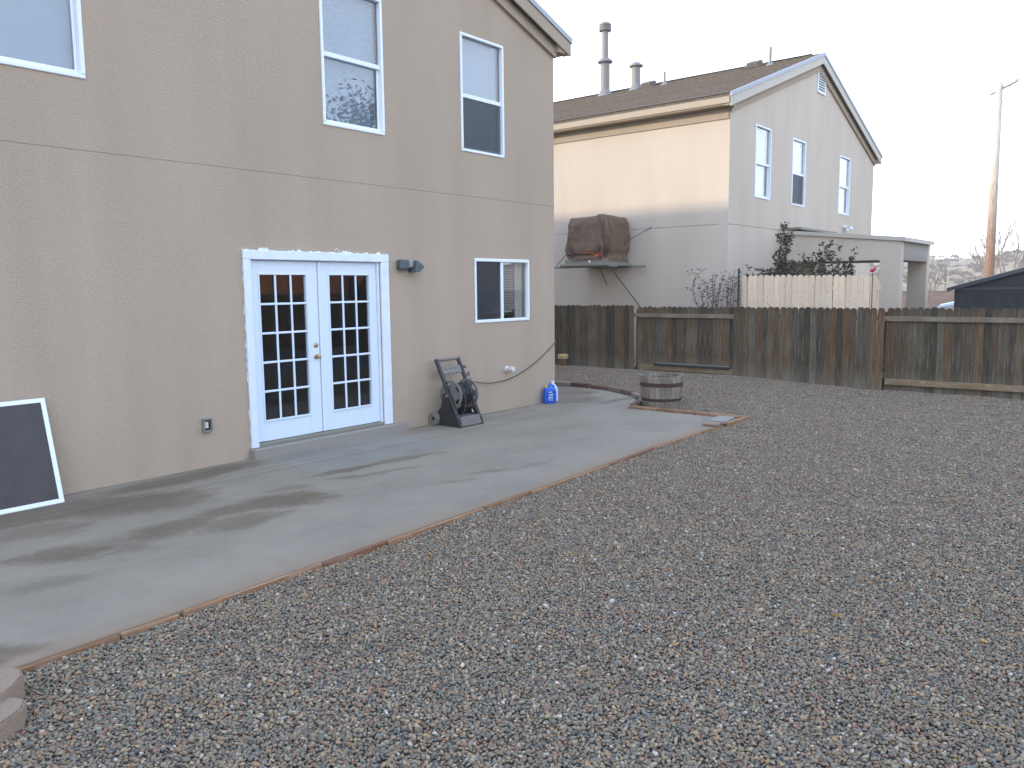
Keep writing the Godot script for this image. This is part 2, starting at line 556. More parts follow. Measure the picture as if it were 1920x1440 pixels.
# ------------------------------------------------------------------ windows
# opening x0..x1, y0..y1 in the wall plane z = 0 of the house (local), outside towards +z
func hung_window(house: Node3D, x0: float, x1: float, y0: float, y1: float, ym: float, screen: bool, label := "") -> void:
	var f := 0.038
	var s := st()
	box(s, Vector3((x0 + x1) / 2, y1 - f / 2, -0.02), Vector3(x1 - x0, f, 0.07), 0.006)
	box(s, Vector3((x0 + x1) / 2, y0 + f / 2, -0.02), Vector3(x1 - x0, f, 0.07), 0.006)
	for x in [x0 + f / 2, x1 - f / 2]:
		box(s, Vector3(x, (y0 + y1) / 2, -0.019), Vector3(f, y1 - y0 - 2 * f, 0.074), 0.006)
	var win := part("window", s, M.white, house)
	if label: win.set_meta("label", label)
	var a0 := x0 + f
	var a1 := x1 - f
	# meeting rail and the lower sash, set back behind the upper one
	part("meeting_rail", b2(a0, ym - 0.028, -0.055, a1, ym + 0.028, -0.012, 0.005), M.white, win)
	var ls := st()
	box(ls, Vector3((a0 + a1) / 2, y0 + f + 0.02, -0.052), Vector3(a1 - a0, 0.04, 0.02), 0.004)
	for x in [a0 + 0.014, a1 - 0.014]:
		box(ls, Vector3(x, (y0 + f + ym) / 2, -0.052), Vector3(0.028, ym - y0 - f - 0.03, 0.022), 0.004)
	part("sash", ls, M.white, win)
	part("pane", panes(a0, a1, ym + 0.028, y1 - f, -0.03), M.glass, win)
	part("pane", panes(a0 + 0.026, a1 - 0.026, y0 + f + 0.036, ym - 0.028, -0.052), M.glass, win)
	if screen:
		part("insect_screen", b2(a0 + 0.01, y0 + f + 0.005, -0.026, a1 - 0.01, ym - 0.03, -0.025), M.screen, win)
	part("blind", slats(x0 + 0.03, x1 - 0.03, y0 + 0.03, y1 - 0.02, -0.13, 1.32), M.blind, win)

func panes(x0: float, x1: float, y0: float, y1: float, z: float) -> SurfaceTool:
	var s := st()
	for dz in [0.0, -0.004, -0.016, -0.020]:
		quad(s, Vector3(x0, y0, z + dz), Vector3(x1, y0, z + dz), Vector3(x1, y1, z + dz), Vector3(x0, y1, z + dz), Vector3.BACK)
	return s

func slats(x0: float, x1: float, y0: float, y1: float, z: float, tilt: float) -> SurfaceTool:
	var s := st()
	var y := y0 + 0.02
	var b := Basis(Vector3.RIGHT, tilt)
	while y < y1 - 0.03:
		box(s, Vector3((x0 + x1) / 2, y, z), Vector3(x1 - x0, 0.0012, 0.0265), 0.0, b)
		y += 0.0245
	box(s, Vector3((x0 + x1) / 2, y1 - 0.012, z), Vector3(x1 - x0, 0.03, 0.035))
	return s

# wall with openings, front face in plane z=0 of `tr`, going from x=0..w, y=0..h; a stucco joint at gy
func wall_grid(s: SurfaceTool, tr: Transform3D, w: float, h: float, th: float, holes: Array, gy: float, gw := 0.003) -> void:
	var xs := [0.0, w]
	var ys := [0.0, h, gy - gw, gy + gw]
	for o in holes:
		xs.append_array([o[0], o[1]])
		ys.append_array([o[2], o[3]])
	xs.sort()
	ys.sort()
	var out := tr.basis * Vector3.BACK
	for i in range(xs.size() - 1):
		for j in range(ys.size() - 1):
			if xs[i + 1] - xs[i] < 1e-4 or ys[j + 1] - ys[j] < 1e-4: continue
			var cx: float = (xs[i] + xs[i + 1]) / 2
			var cy: float = (ys[j] + ys[j + 1]) / 2
			var hole := false
			for o in holes:
				if cx > o[0] and cx < o[1] and cy > o[2] and cy < o[3]: hole = true
			if hole: continue
			var groove: bool = absf(cy - gy) < gw * 0.5
			var z := -gw * 1.7 if groove else 0.0
			for zz in [z, -th]:
				quad(s, tr * Vector3(xs[i], ys[j], zz), tr * Vector3(xs[i + 1], ys[j], zz), tr * Vector3(xs[i + 1], ys[j + 1], zz), tr * Vector3(xs[i], ys[j + 1], zz), out * (1.0 if zz == z else -1.0))
			if groove:
				for yy in [ys[j], ys[j + 1]]:
					quad(s, tr * Vector3(xs[i], yy, 0), tr * Vector3(xs[i + 1], yy, 0), tr * Vector3(xs[i + 1], yy, z), tr * Vector3(xs[i], yy, z), tr.basis * Vector3(0, cy - yy, 0))
	for o in holes:
		var c := Vector3((o[0] + o[1]) / 2, (o[2] + o[3]) / 2, 0)
		var p := [Vector3(o[0], o[2], 0), Vector3(o[1], o[2], 0), Vector3(o[1], o[3], 0), Vector3(o[0], o[3], 0)]
		for k in 4:
			var a: Vector3 = p[k]
			var b: Vector3 = p[(k + 1) % 4]
			var back := Vector3(0, 0, -th)
			quad(s, tr * a, tr * b, tr * (b + back), tr * (a + back), tr.basis * (c - (a + b) / 2))
	for x in [0.0, w]:
		quad(s, tr * Vector3(x, 0, 0), tr * Vector3(x, h, 0), tr * Vector3(x, h, -th), tr * Vector3(x, 0, -th), tr.basis * Vector3(x - w / 2, 0, 0))

const HW := 10.4
const EAVE := 5.66
const APEX := 7.47
const DEEP := 11.0
const LINE := 3.15

func gable_house(called: String, label: String, at: Vector3, holes: Array, stucco: Material) -> Node3D:
	var h := thing(called, label, "house", at)
	var th := 0.2
	var m := (APEX - EAVE) / (HW / 2)
	var s := st()
	wall_grid(s, Transform3D(), HW, EAVE, th, holes, LINE, 0.008 if called == "house_beyond" else 0.003)
	# gable triangles
	for z in [0.0, -DEEP]:
		var dz: float = -th if z == 0.0 else th
		var o := Vector3(0, 0, z)
		extrude(s, pv([[0, EAVE], [HW, EAVE], [HW / 2, APEX]]), o, Vector3.RIGHT, Vector3.UP, Vector3(0, 0, dz))
	var hole_free := []
	var gw := 0.008 if called == "house_beyond" else 0.003
	wall_grid(s, Transform3D(Basis(Vector3.UP, -PI / 2), Vector3(0, 0, -DEEP + th)), DEEP - 2 * th, EAVE, th, hole_free, LINE, gw)
	wall_grid(s, Transform3D(Basis(Vector3.UP, PI / 2), Vector3(HW, 0, -th)), DEEP - 2 * th, EAVE, th, hole_free, LINE, gw)
	wall_grid(s, Transform3D(Basis(Vector3.UP, PI), Vector3(HW, 0, -DEEP)), HW, EAVE, th, hole_free, LINE, gw)
	part("wall", s, stucco, h)
	part("foundation", b2(0.03, -0.3, -DEEP + 0.03, HW - 0.03, 0.03, -0.012), M.paver, h)
	var fl := st()
	box(fl, Vector3(HW / 2, 0.07, -DEEP / 2), Vector3(HW - 0.42, 0.08, DEEP - 0.42))
	box(fl, Vector3(HW / 2, 2.95, -DEEP / 2), Vector3(HW - 0.42, 0.2, DEEP - 0.42))
	box(fl, Vector3(HW / 2, EAVE - 0.1, -DEEP / 2), Vector3(HW - 0.42, 0.1, DEEP - 0.42))
	for y in [1.5, 4.3]:
		box(fl, Vector3(HW / 2, y, -3.6), Vector3(HW - 0.42, 2.6, 0.12))
	part("floor", fl, M.room, h)
	# roof: two slopes of shingle courses over a deck
	var eo := 0.28
	var ro := 0.12
	var rt := 0.2
	var roof: Node = null
	for sg in [-1.0, 1.0]:
		var r := st()
		var c := HW / 2
		var ex: float = c + sg * (c + eo)
		var ey := EAVE - eo * m
		var p := [Vector2(ex, ey), Vector2(c, APEX), Vector2(c, APEX + rt), Vector2(ex, ey + rt)]
		extrude(r, PackedVector2Array(p), Vector3(0, 0, ro), Vector3.RIGHT, Vector3.UP, Vector3(0, 0, -DEEP - 2 * ro))
		var courses := 38
		var d := (Vector2(c, APEX + rt) - Vector2(ex, ey + rt)) / courses
		var nn := Vector2(-d.y, d.x).normalized()
		if nn.y < 0: nn = -nn
		for k in courses:
			var a: Vector2 = Vector2(ex, ey + rt) + d * k - d.normalized() * (0.02 if k == 0 else 0.0)
			var b: Vector2 = Vector2(ex, ey + rt) + d * (k + 1)
			var jig := rng.randf_range(-0.002, 0.002)
			extrude(r, PackedVector2Array([a + nn * 0.003, b + nn * 0.003, a + nn * (0.014 + jig)]), Vector3(0, 0, ro + 0.03), Vector3.RIGHT, Vector3.UP, Vector3(0, 0, -DEEP - 2 * ro - 0.06))
		var o := part("roof", r, M.shingle, h)
		if roof == null: roof = o
		# eave fascia, soffit return and frieze on the wall
		part("eave_fascia", bx(Vector3(ex + sg * 0.014, ey + 0.065, -DEEP / 2), Vector3(0.024, 0.13, DEEP + 2 * ro - 0.01), 0.004), M.fascia, h)
		part("soffit", bx(Vector3(c + sg * (c + eo / 2), ey - 0.015, -DEEP / 2), Vector3(eo - 0.005, 0.02, DEEP + 2 * ro - 0.02)), M.fascia, h)
		part("frieze", bx(Vector3(c + sg * (c + 0.012), EAVE - 0.245, -DEEP / 2), Vector3(0.03, 0.22, DEEP - 0.03), 0.006), M.trim_tan, h)
		# rake trim on both gables: upper fascia at the overhang, wider frieze on the wall, boxed return at the eave
		for z in [0.0, -DEEP]:
			var zs := 1.0 if z == 0.0 else -1.0
			var f := st()
			var e0 := Vector2(ex, ey + 0.0)
			var e1 := Vector2(c, APEX + 0.0)
			extrude(f, PackedVector2Array([e0 + Vector2(0, -0.06), e1 + Vector2(0, -0.06), e1 + Vector2(0, 0.13), e0 + Vector2(0, 0.13)]), Vector3(0, 0, z + zs * ro), Vector3.RIGHT, Vector3.UP, Vector3(0, 0, zs * 0.026))
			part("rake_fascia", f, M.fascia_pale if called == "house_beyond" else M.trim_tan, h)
			var dr := st()
			extrude(dr, PackedVector2Array([e0 + Vector2(sg * 0.02, 0.13), e1 + Vector2(0, 0.13), e1 + Vector2(0, rt + 0.012), e0 + Vector2(sg * 0.02, rt + 0.012)]), Vector3(0, 0, z + zs * ro), Vector3.RIGHT, Vector3.UP, Vector3(0, 0, zs * 0.045))
			part("drip_edge", dr, M.drip, h)
			var fr := st()
			var w0 := Vector2(c + sg * (c + 0.02), EAVE - 0.025)
			extrude(fr, PackedVector2Array([w0 + Vector2(0, -0.19), e1 + Vector2(0, -0.23), e1 + Vector2(0, -0.06), w0 + Vector2(0, -0.0)]), Vector3(0, 0, z), Vector3.RIGHT, Vector3.UP, Vector3(0, 0, zs * 0.05))
			part("rake_frieze", fr, M.trim_tan, h)
			part("eave_return", bx(Vector3(c + sg * (c + eo / 2), ey - 0.04 + 0.06, z + zs * (ro / 2)), Vector3(eo, 0.12, ro - 0.004)), M.trim_tan, h)
	# ridge caps
	var rc := st()
	var zc := -DEEP - 0.1
	while zc < -0.2:
		box(rc, Vector3(HW / 2, APEX + rt + 0.004, zc + 0.15), Vector3(0.2, 0.02, 0.3), 0.008)
		zc += 0.26
	part("ridge_cap", rc, M.shingle, roof)
	return h

# ------------------------------------------------------------------ vegetation
func branch(s: SurfaceTool, p: Vector3, dir: Vector3, len: float, r: float, depth: int, tips: Array, spread := 0.6, droop := 0.0) -> void:
	var pts := PackedVector3Array([p])
	var rad := [r]
	var d := dir
	var n := 4
	for i in n:
		d = (d + Vector3(rng.randf_range(-1, 1), rng.randf_range(-0.6, 0.8) - droop, rng.randf_range(-1, 1)) * 0.13).normalized()
		p += d * len / n
		pts.append(p)
		rad.append(r * (1.0 - 0.42 * (i + 1) / n))
		if depth > 0 and i >= 1 and i < n - 1 and rng.randf() < 0.7:
			var q := (d + Vector3(rng.randf_range(-1, 1), rng.randf_range(-0.2, 0.9), rng.randf_range(-1, 1)) * spread * 1.3).normalized()
			branch(s, p, q, len * rng.randf_range(0.5, 0.75), r * 0.45, depth - 1, tips, spread, droop)
	tube(s, pts, rad, 5 if depth > 1 else 3, false)
	if depth == 0:
		tips.append([pts[2], d])
		tips.append([p, d])
		return
	tips.append([p, d])
	for k in rng.randi_range(2, 3):
		var q := (d + Vector3(rng.randf_range(-1, 1), rng.randf_range(-0.3, 0.8), rng.randf_range(-1, 1)) * spread).normalized()
		branch(s, p, q, len * rng.randf_range(0.6, 0.82), r * 0.56, depth - 1, tips, spread, droop)

func leaf(s: SurfaceTool, p: Vector3, d: Vector3, len: float, w: float, tone: float) -> void:
	var side := d.cross(Vector3(rng.randf_range(-1, 1), rng.randf_range(-1, 1), rng.randf_range(-1, 1))).normalized()
	var n := side.cross(d).normalized()
	s.set_color(Color(tone, tone, tone))
	var a := p
	var b := p + d * len * 0.45 + side * w * 0.5 + n * len * 0.06
	var c := p + d * len
	var e := p + d * len * 0.45 - side * w * 0.5 + n * len * 0.06
	tri(s, a, b, c, n)
	tri(s, a, c, e, n)

func bare_tree(label: String, at: Vector3, height: float, depth: int, m: Material, spread := 0.6) -> Node3D:
	var t := thing("bare_tree", label, "tree", at)
	var s := st()
	var tips := []
	var h0 := height * 0.28
	tube(s, curve([Vector3(0, -0.2, 0), Vector3(0.02, h0 * 0.5, 0.03), Vector3(0, h0, 0)], 3), [height * 0.03, height * 0.028, height * 0.026, height * 0.025, height * 0.024, height * 0.023, height * 0.022], 6)
	part("trunk", s, m, t)
	var c := st()
	for k in 4:
		var a := TAU * k / 4.0 + rng.randf() * 0.8
		branch(c, Vector3(0, h0 * rng.randf_range(0.8, 1.0), 0), Vector3(cos(a) * spread, 1.0, sin(a) * spread).normalized(), height * 0.3, height * 0.014, depth, tips, spread)
	part("crown", c, m, t)
	return t

func leafy_shrub(called: String, label: String, at: Vector3, stems: Array, leaf_m: Material, leaf_len: float, density: int) -> Node3D:
	var t := thing(called, label, "shrub", at)
	var s := st()
	var tips := []
	for q in stems:
		var pts := curve(q, 4)
		var rad := []
		for i in pts.size(): rad.append(lerpf(0.014, 0.003, float(i) / (pts.size() - 1)))
		tube(s, pts, rad, 4, false)
		for i in range(3, pts.size()):
			if rng.randf() < 0.75:
				var d := Vector3(rng.randf_range(-1, 1), rng.randf_range(0.0, 1.0), rng.randf_range(-1, 1)).normalized()
				var e := pts[i] + d * rng.randf_range(0.08, 0.22)
				tube(s, PackedVector3Array([pts[i], (pts[i] + e) / 2 + Vector3(0, 0.01, 0), e]), [0.005, 0.004, 0.002], 3, false)
				tips.append(e)
			tips.append(pts[i])
	part("stems", s, M.twig, t)
	var f := st()
	for p in tips:
		for k in density:
			var d := Vector3(rng.randf_range(-1, 1), rng.randf_range(-0.6, 0.6), rng.randf_range(-1, 1)).normalized()
			leaf(f, p + Vector3(rng.randf_range(-1, 1), rng.randf_range(-1, 1), rng.randf_range(-1, 1)) * 0.05, d, leaf_len * rng.randf_range(0.6, 1.2), leaf_len * rng.randf_range(0.4, 0.6), rng.randf_range(0.55, 1.5))
	var lv := part("leaves", f, leaf_m, t)
	lv.set_meta("kind", "stuff")
	return t

# ------------------------------------------------------------------ fences
func picket(w: float, h: float, sd: int, th := 0.016) -> ArrayMesh:
	var r := RandomNumberGenerator.new()
	r.seed = sd
	var s := st()
	var pts := [[-w / 2, 0.0], [w / 2, r.randf_range(-0.008, 0.008)], [w / 2, h - 0.035], [w * 0.42, h - 0.014], [w * 0.27, h - 0.003], [0.0, h + r.randf_range(0.0, 0.003)], [-w * 0.27, h - 0.003], [-w * 0.42, h - 0.014], [-w / 2, h - 0.035]]
	# across local x, up y, thickness along z; uv over the whole board
	var p := pv(pts)
	var idx := Geometry2D.triangulate_polygon(p)
	var uv := func(q: Vector2) -> Vector2: return Vector2(q.x / w + 0.5, 1.0 - q.y / h)
	for t in range(0, idx.size(), 3):
		var a: Vector2 = p[idx[t]]
		var b: Vector2 = p[idx[t + 1]]
		var c: Vector2 = p[idx[t + 2]]
		for z in [th / 2, -th / 2]:
			tri(s, Vector3(a.x, a.y, z), Vector3(b.x, b.y, z), Vector3(c.x, c.y, z), Vector3(0, 0, z), uv.call(a), uv.call(b), uv.call(c))
	for i in p.size():
		var a: Vector2 = p[i]
		var b: Vector2 = p[(i + 1) % p.size()]
		var e := b - a
		quad(s, Vector3(a.x, a.y, -th / 2), Vector3(b.x, b.y, -th / 2), Vector3(b.x, b.y, th / 2), Vector3(a.x, a.y, th / 2), Vector3(e.y, -e.x, 0), uv.call(a), uv.call(b), uv.call(b), uv.call(a))
	return s.commit()

func put_board(parent: Node3D, mesh: Mesh, m: Material, x: float, y: float, z: float, hscale: float) -> void:
	var o := part("board", mesh, m, parent)
	o.position = Vector3(x, y, z)
	o.rotation = Vector3(rng.randf_range(-0.004, 0.004), -PI / 2 + rng.randf_range(-0.03, 0.03), rng.randf_range(-0.006, 0.006))
	o.scale = Vector3(1, hscale, 1)

func old_fence() -> void:
	var f := thing("wooden_fence", "weathered grey-brown board fence across the gravel yard, rails showing on every second bay", "fence", Vector3(15.3, 0, 0))
	var meshes := []
	for i in 4: meshes.append(picket(0.118, 1.0, 300 + i))
	# z from, z to, board face outside rails?, base height, top height
	var secs := [[-5.6, -3.36, false, 0.06, 1.47], [-3.34, -1.14, true, 0.06, 1.455], [-1.06, 1.15, false, 0.10, 1.43], [1.13, 3.94, true, 0.03, 1.435], [3.96, 6.35, false, 0.0, 1.44], [6.37, 8.9, true, -0.02, 1.44]]
	for sec in secs:
		var z: float = sec[0] + 0.05
		var front: bool = sec[2]
		while z < sec[1] + (0.02 if front else -0.03):
			var x := -0.03 if front else 0.035
			var k := rng.randi_range(0, 11)
			var base: float = minf(sec[3], gh(15.2, z)) - 0.03
			put_board(f, meshes[rng.randi_range(0, 3)], M.old[k], x + rng.randf_range(-0.004, 0.004), base, z, float(sec[4]) - base + rng.randf_range(-0.012, 0.01))
			z += rng.randf_range(0.113, 0.120)
		for y in [1.215, 0.2 if front else 0.62]:
			if front:
				part("rail", b2(0.0, y, sec[0], 0.038, y + 0.085, sec[1]), M.old_rail, f)
			elif y > 1.0:
				var r := st()
				bar(r, Vector3(-0.0, y + 0.03, sec[0] - 0.06), Vector3(0.0, y + 0.03, sec[1] + 0.02), 0.085, 0.04, 0.004, Vector3.RIGHT)
				part("rail", r, M.old_rail, f)
	var posts := [-3.35, -1.07, 1.16, 3.95, 6.36]
	for z in posts:
		part("post", b2(0.05, -0.2, z - 0.045, 0.14, 1.36, z + 0.045, 0.005), M.old[3], f)
	# kick boards under the two rail-side bays
	var k1 := st()
	bar(k1, Vector3(-0.03, 0.15, -0.95), Vector3(-0.03, 0.147, 1.13), 0.11, 0.035, 0.004, Vector3.RIGHT)
	part("kick_board", k1, M.old_kick, f)
	var k2 := st()
	bar(k2, Vector3(-0.03, 0.14, 3.98), Vector3(-0.03, 0.145, 6.34), 0.105, 0.035, 0.004, Vector3.RIGHT)
	part("kick_board", k2, M.old_kick, f)
	# dark metal rail lying along the kick board
	var mr := thing("metal_rail", "dark metal channel lying on the kick board at the fence foot", "metal rail")
	mr.position = Vector3(15.25, 0, 0)
	var s := st()
	bar(s, Vector3(-0.03, 0.224, -0.62), Vector3(-0.03, 0.22, 1.1), 0.05, 0.035, 0.006, Vector3.RIGHT)
	part("channel", s, M.dark_metal, mr)
	var s2 := st()
	tube(s2, PackedVector3Array([Vector3(-0.03, 0.251, -0.55), Vector3(-0.03, 0.247, 1.08)]), 0.012, 6)
	part("top_bar", s2, M.galv, mr)

func new_fence() -> void:
	var f := thing("cedar_fence", "short run of new pale cedar boards standing behind the old fence", "fence", Vector3(16.15, 0, 0))
	var meshes := []
	for i in 3: meshes.append(picket(0.112, 1.0, 330 + i))
	var z := 0.97
	var i := 0
	while z < 3.6:
		put_board(f, meshes[i % 3], M.new_wood[[0, 3, 1, 4, 2, 1, 0, 2, 3, 4][(i * 7 + i / 3) % 10]], rng.randf_range(-0.003, 0.003), 0.0, z, lerpf(2.065, 2.015, (z - 0.9) / 2.7) + rng.randf_range(-0.008, 0.008))
		z += rng.randf_range(0.1125, 0.117)
		i += 1
	for y in [0.35, 1.0, 1.75]:
		part("rail", b2(0.012, y, 0.92, 0.05, y + 0.085, 3.6), M.new_wood[1], f)
	for zz in [0.98, 3.5]:
		part("post", b2(0.055, -0.2, zz - 0.045, 0.145, 1.9, zz + 0.045), M.new_wood[1], f)

# ------------------------------------------------------------------ pebbles
func pebble_mesh(sd: int, flat: float) -> ArrayMesh:
	var n := FastNoiseLite.new()
	n.seed = sd
	n.frequency = 0.9
	var seg := 8
	var rings := 5
	var P := []
	for i in range(rings + 1):
		var row := []
		var th := PI * i / rings
		for k in seg:
			var a := TAU * k / seg + (0.5 * TAU / seg if i % 2 else 0.0)
			var d := Vector3(sin(th) * cos(a), cos(th), sin(th) * sin(a))
			row.append(d * (1.0 + n.get_noise_3dv(d * 1.4) * 0.42) * Vector3(1, flat, 0.84))
		P.append(row)
	var s := st()
	s.set_smooth_group(0)
	for i in rings:
		for k in seg:
			var a: Vector3 = P[i][k]
			var b: Vector3 = P[i][(k + 1) % seg]
			var c: Vector3 = P[i + 1][(k + 1) % seg]
			var d: Vector3 = P[i + 1][k]
			if i > 0: tri_n(s, a, b, c, a.normalized(), b.normalized(), c.normalized())
			if i < rings - 1: tri_n(s, a, c, d, a.normalized(), c.normalized(), d.normalized())
	return s.commit()

func gravel() -> void:
	var bed := st()
	var nx := 74
	var nz := 90
	for i in nx:
		for j in nz:
			var q := []
			for e in [[0, 0], [1, 0], [1, 1], [0, 1]]:
				var x: float = -3.0 + 18.4 * (i + e[0]) / nx
				var z: float = -12.0 + 30.0 * (j + e[1]) / nz
				q.append(Vector3(x, gh(x, z) - 0.009, z))
			quad(bed, q[0], q[1], q[2], q[3], Vector3.UP)
	struct("gravel_bed", bed, M.bed)
	var pal := [Vector3(0.232, 0.190, 0.137), Vector3(0.173, 0.150, 0.116), Vector3(0.291, 0.221, 0.145), Vector3(0.271, 0.184, 0.112), Vector3(0.308, 0.190, 0.116), Vector3(0.232, 0.144, 0.099), Vector3(0.129, 0.112, 0.090), Vector3(0.356, 0.280, 0.182), Vector3(0.216, 0.184, 0.141), Vector3(0.183, 0.157, 0.122), Vector3(0.254, 0.200, 0.137), Vector3(0.173, 0.165, 0.137)]
	var rare := [Vector3(0.46, 0.40, 0.34), Vector3(0.38, 0.25, 0.12), Vector3(0.29, 0.15, 0.10), Vector3(0.46, 0.38, 0.29)]
	var g := Node3D.new()
	g.name = "gravel"
	add_child(g)
	tag(g, "grey and tan river pebbles covering the yard", "gravel", "", "stuff")
	var bufs := [PackedFloat32Array(), PackedFloat32Array(), PackedFloat32Array()]
	var step := 0.0142
	var view := pv([[0.2, 3.0], [0.6, 4.6], [2.3, 6.5], [3.4, 8.2], [6.0, 8.2], [15.26, 7.4], [15.26, -6.5], [10.4, -6.5], [10.4, 3.0]])
	var z := -6.5
	while z < 8.2:
		var x := 0.2
		while x < 15.28:
			var px := x + rng.randf_range(-0.5, 0.5) * step
			var pz := z + rng.randf_range(-0.5, 0.5) * step
			x += step
			if px < 10.75 and pz < 3.0: continue
			if px > 10.3 and px < 10.87 and pz < 0.02: continue
			var p := Vector2(px, pz)
			if not Geometry2D.is_point_in_polygon(p, view): continue
			if in_patio(p): continue
			var r := 0.0068 + 0.0064 * pow(rng.randf(), 1.8)
			if rng.randf() < 0.02: r *= 1.4
			var b := Basis.from_euler(Vector3(rng.randf_range(-0.7, 0.7), rng.randf() * TAU, rng.randf_range(-0.7, 0.7))) * Basis.from_scale(Vector3(rng.randf_range(1.0, 1.45), rng.randf_range(0.75, 1.05), rng.randf_range(0.85, 1.15)) * r)
			var y := gh(px, pz) + rng.randf_range(-0.010, 0.005)
			var c: Vector3 = rare[rng.randi_range(0, 3)] if rng.randf() < 0.03 else pal[rng.randi_range(0, 11)]
			c *= rng.randf_range(0.84, 1.18)
			var k := rng.randi_range(0, 2)
			bufs[k].append_array(PackedFloat32Array([b.x.x, b.y.x, b.z.x, px, b.x.y, b.y.y, b.z.y, y, b.x.z, b.y.z, b.z.z, pz, c.x, c.y, c.z, 1.0]))
		z += step
	for k in 3:
		var mm := MultiMesh.new()
		mm.transform_format = MultiMesh.TRANSFORM_3D
		mm.use_colors = true
		mm.mesh = pebble_mesh(400 + k, [0.62, 0.74, 0.55][k])
		mm.instance_count = bufs[k].size() / 16
		mm.buffer = bufs[k]
		var o := MultiMeshInstance3D.new()
		o.name = "pebbles" if k == 0 else "pebbles_%03d" % k
		o.multimesh = mm
		o.material_override = M.pebble
		o.set_meta("kind", "stuff")
		g.add_child(o, true)
	# loose pebbles and two fallen leaves
	for q in [[4.57, 6.52, 0.6, 0.034], [4.71, 7.23, 2.1, 0.034], [3.7, 5.97, 1.2, 0.026]]:
		var s := st()
		var a := Vector3(0, 0, 0)
		for k in 3:
			leaf(s, a, Vector3(cos(k * 0.9 - 0.9), 0.15, sin(k * 0.9 - 0.9)).normalized(), q[3], q[3] * 0.55, 1.2)
		var o := part("fallen_leaf", s, M.leaf_yellow)
		o.position = Vector3(q[0], gh(q[0], q[1]) + 0.022, q[1])
		o.rotation.y = q[2]
		tag(o, ["yellow dry leaf lying alone in the middle of the gravel", "orange-brown dry leaf lying on gravel at the right edge of the view", "small yellow leaf lying on the gravel left of the other leaves"][[0.6, 2.1, 1.2].find(q[2])], "leaf", "fallen leaves on the gravel")

func dry_stem() -> void:
	var s := st()
	var p := []
	for q in [[3.80, 7.14], [3.765, 7.22], [3.75, 7.30], [3.78, 7.38], [3.81, 7.45]]:
		p.append(Vector3(q[0], gh(q[0], q[1]) + 0.024 + 0.004 * sin(q[1] * 40.0), q[1]))
	tube(s, curve(p, 4), 0.0018, 5)
	tube(s, curve([p[2], p[2] + Vector3(0.03, 0.008, 0.02), p[2] + Vector3(0.05, 0.004, 0.05)], 3), 0.0014, 4)
	var m := mat(0.34, 0.24, 0.10, 0.8)
	var o := part("dry_stem", s, m)
	tag(o, "thin curved straw coloured stem lying on the nearest gravel", "stem")

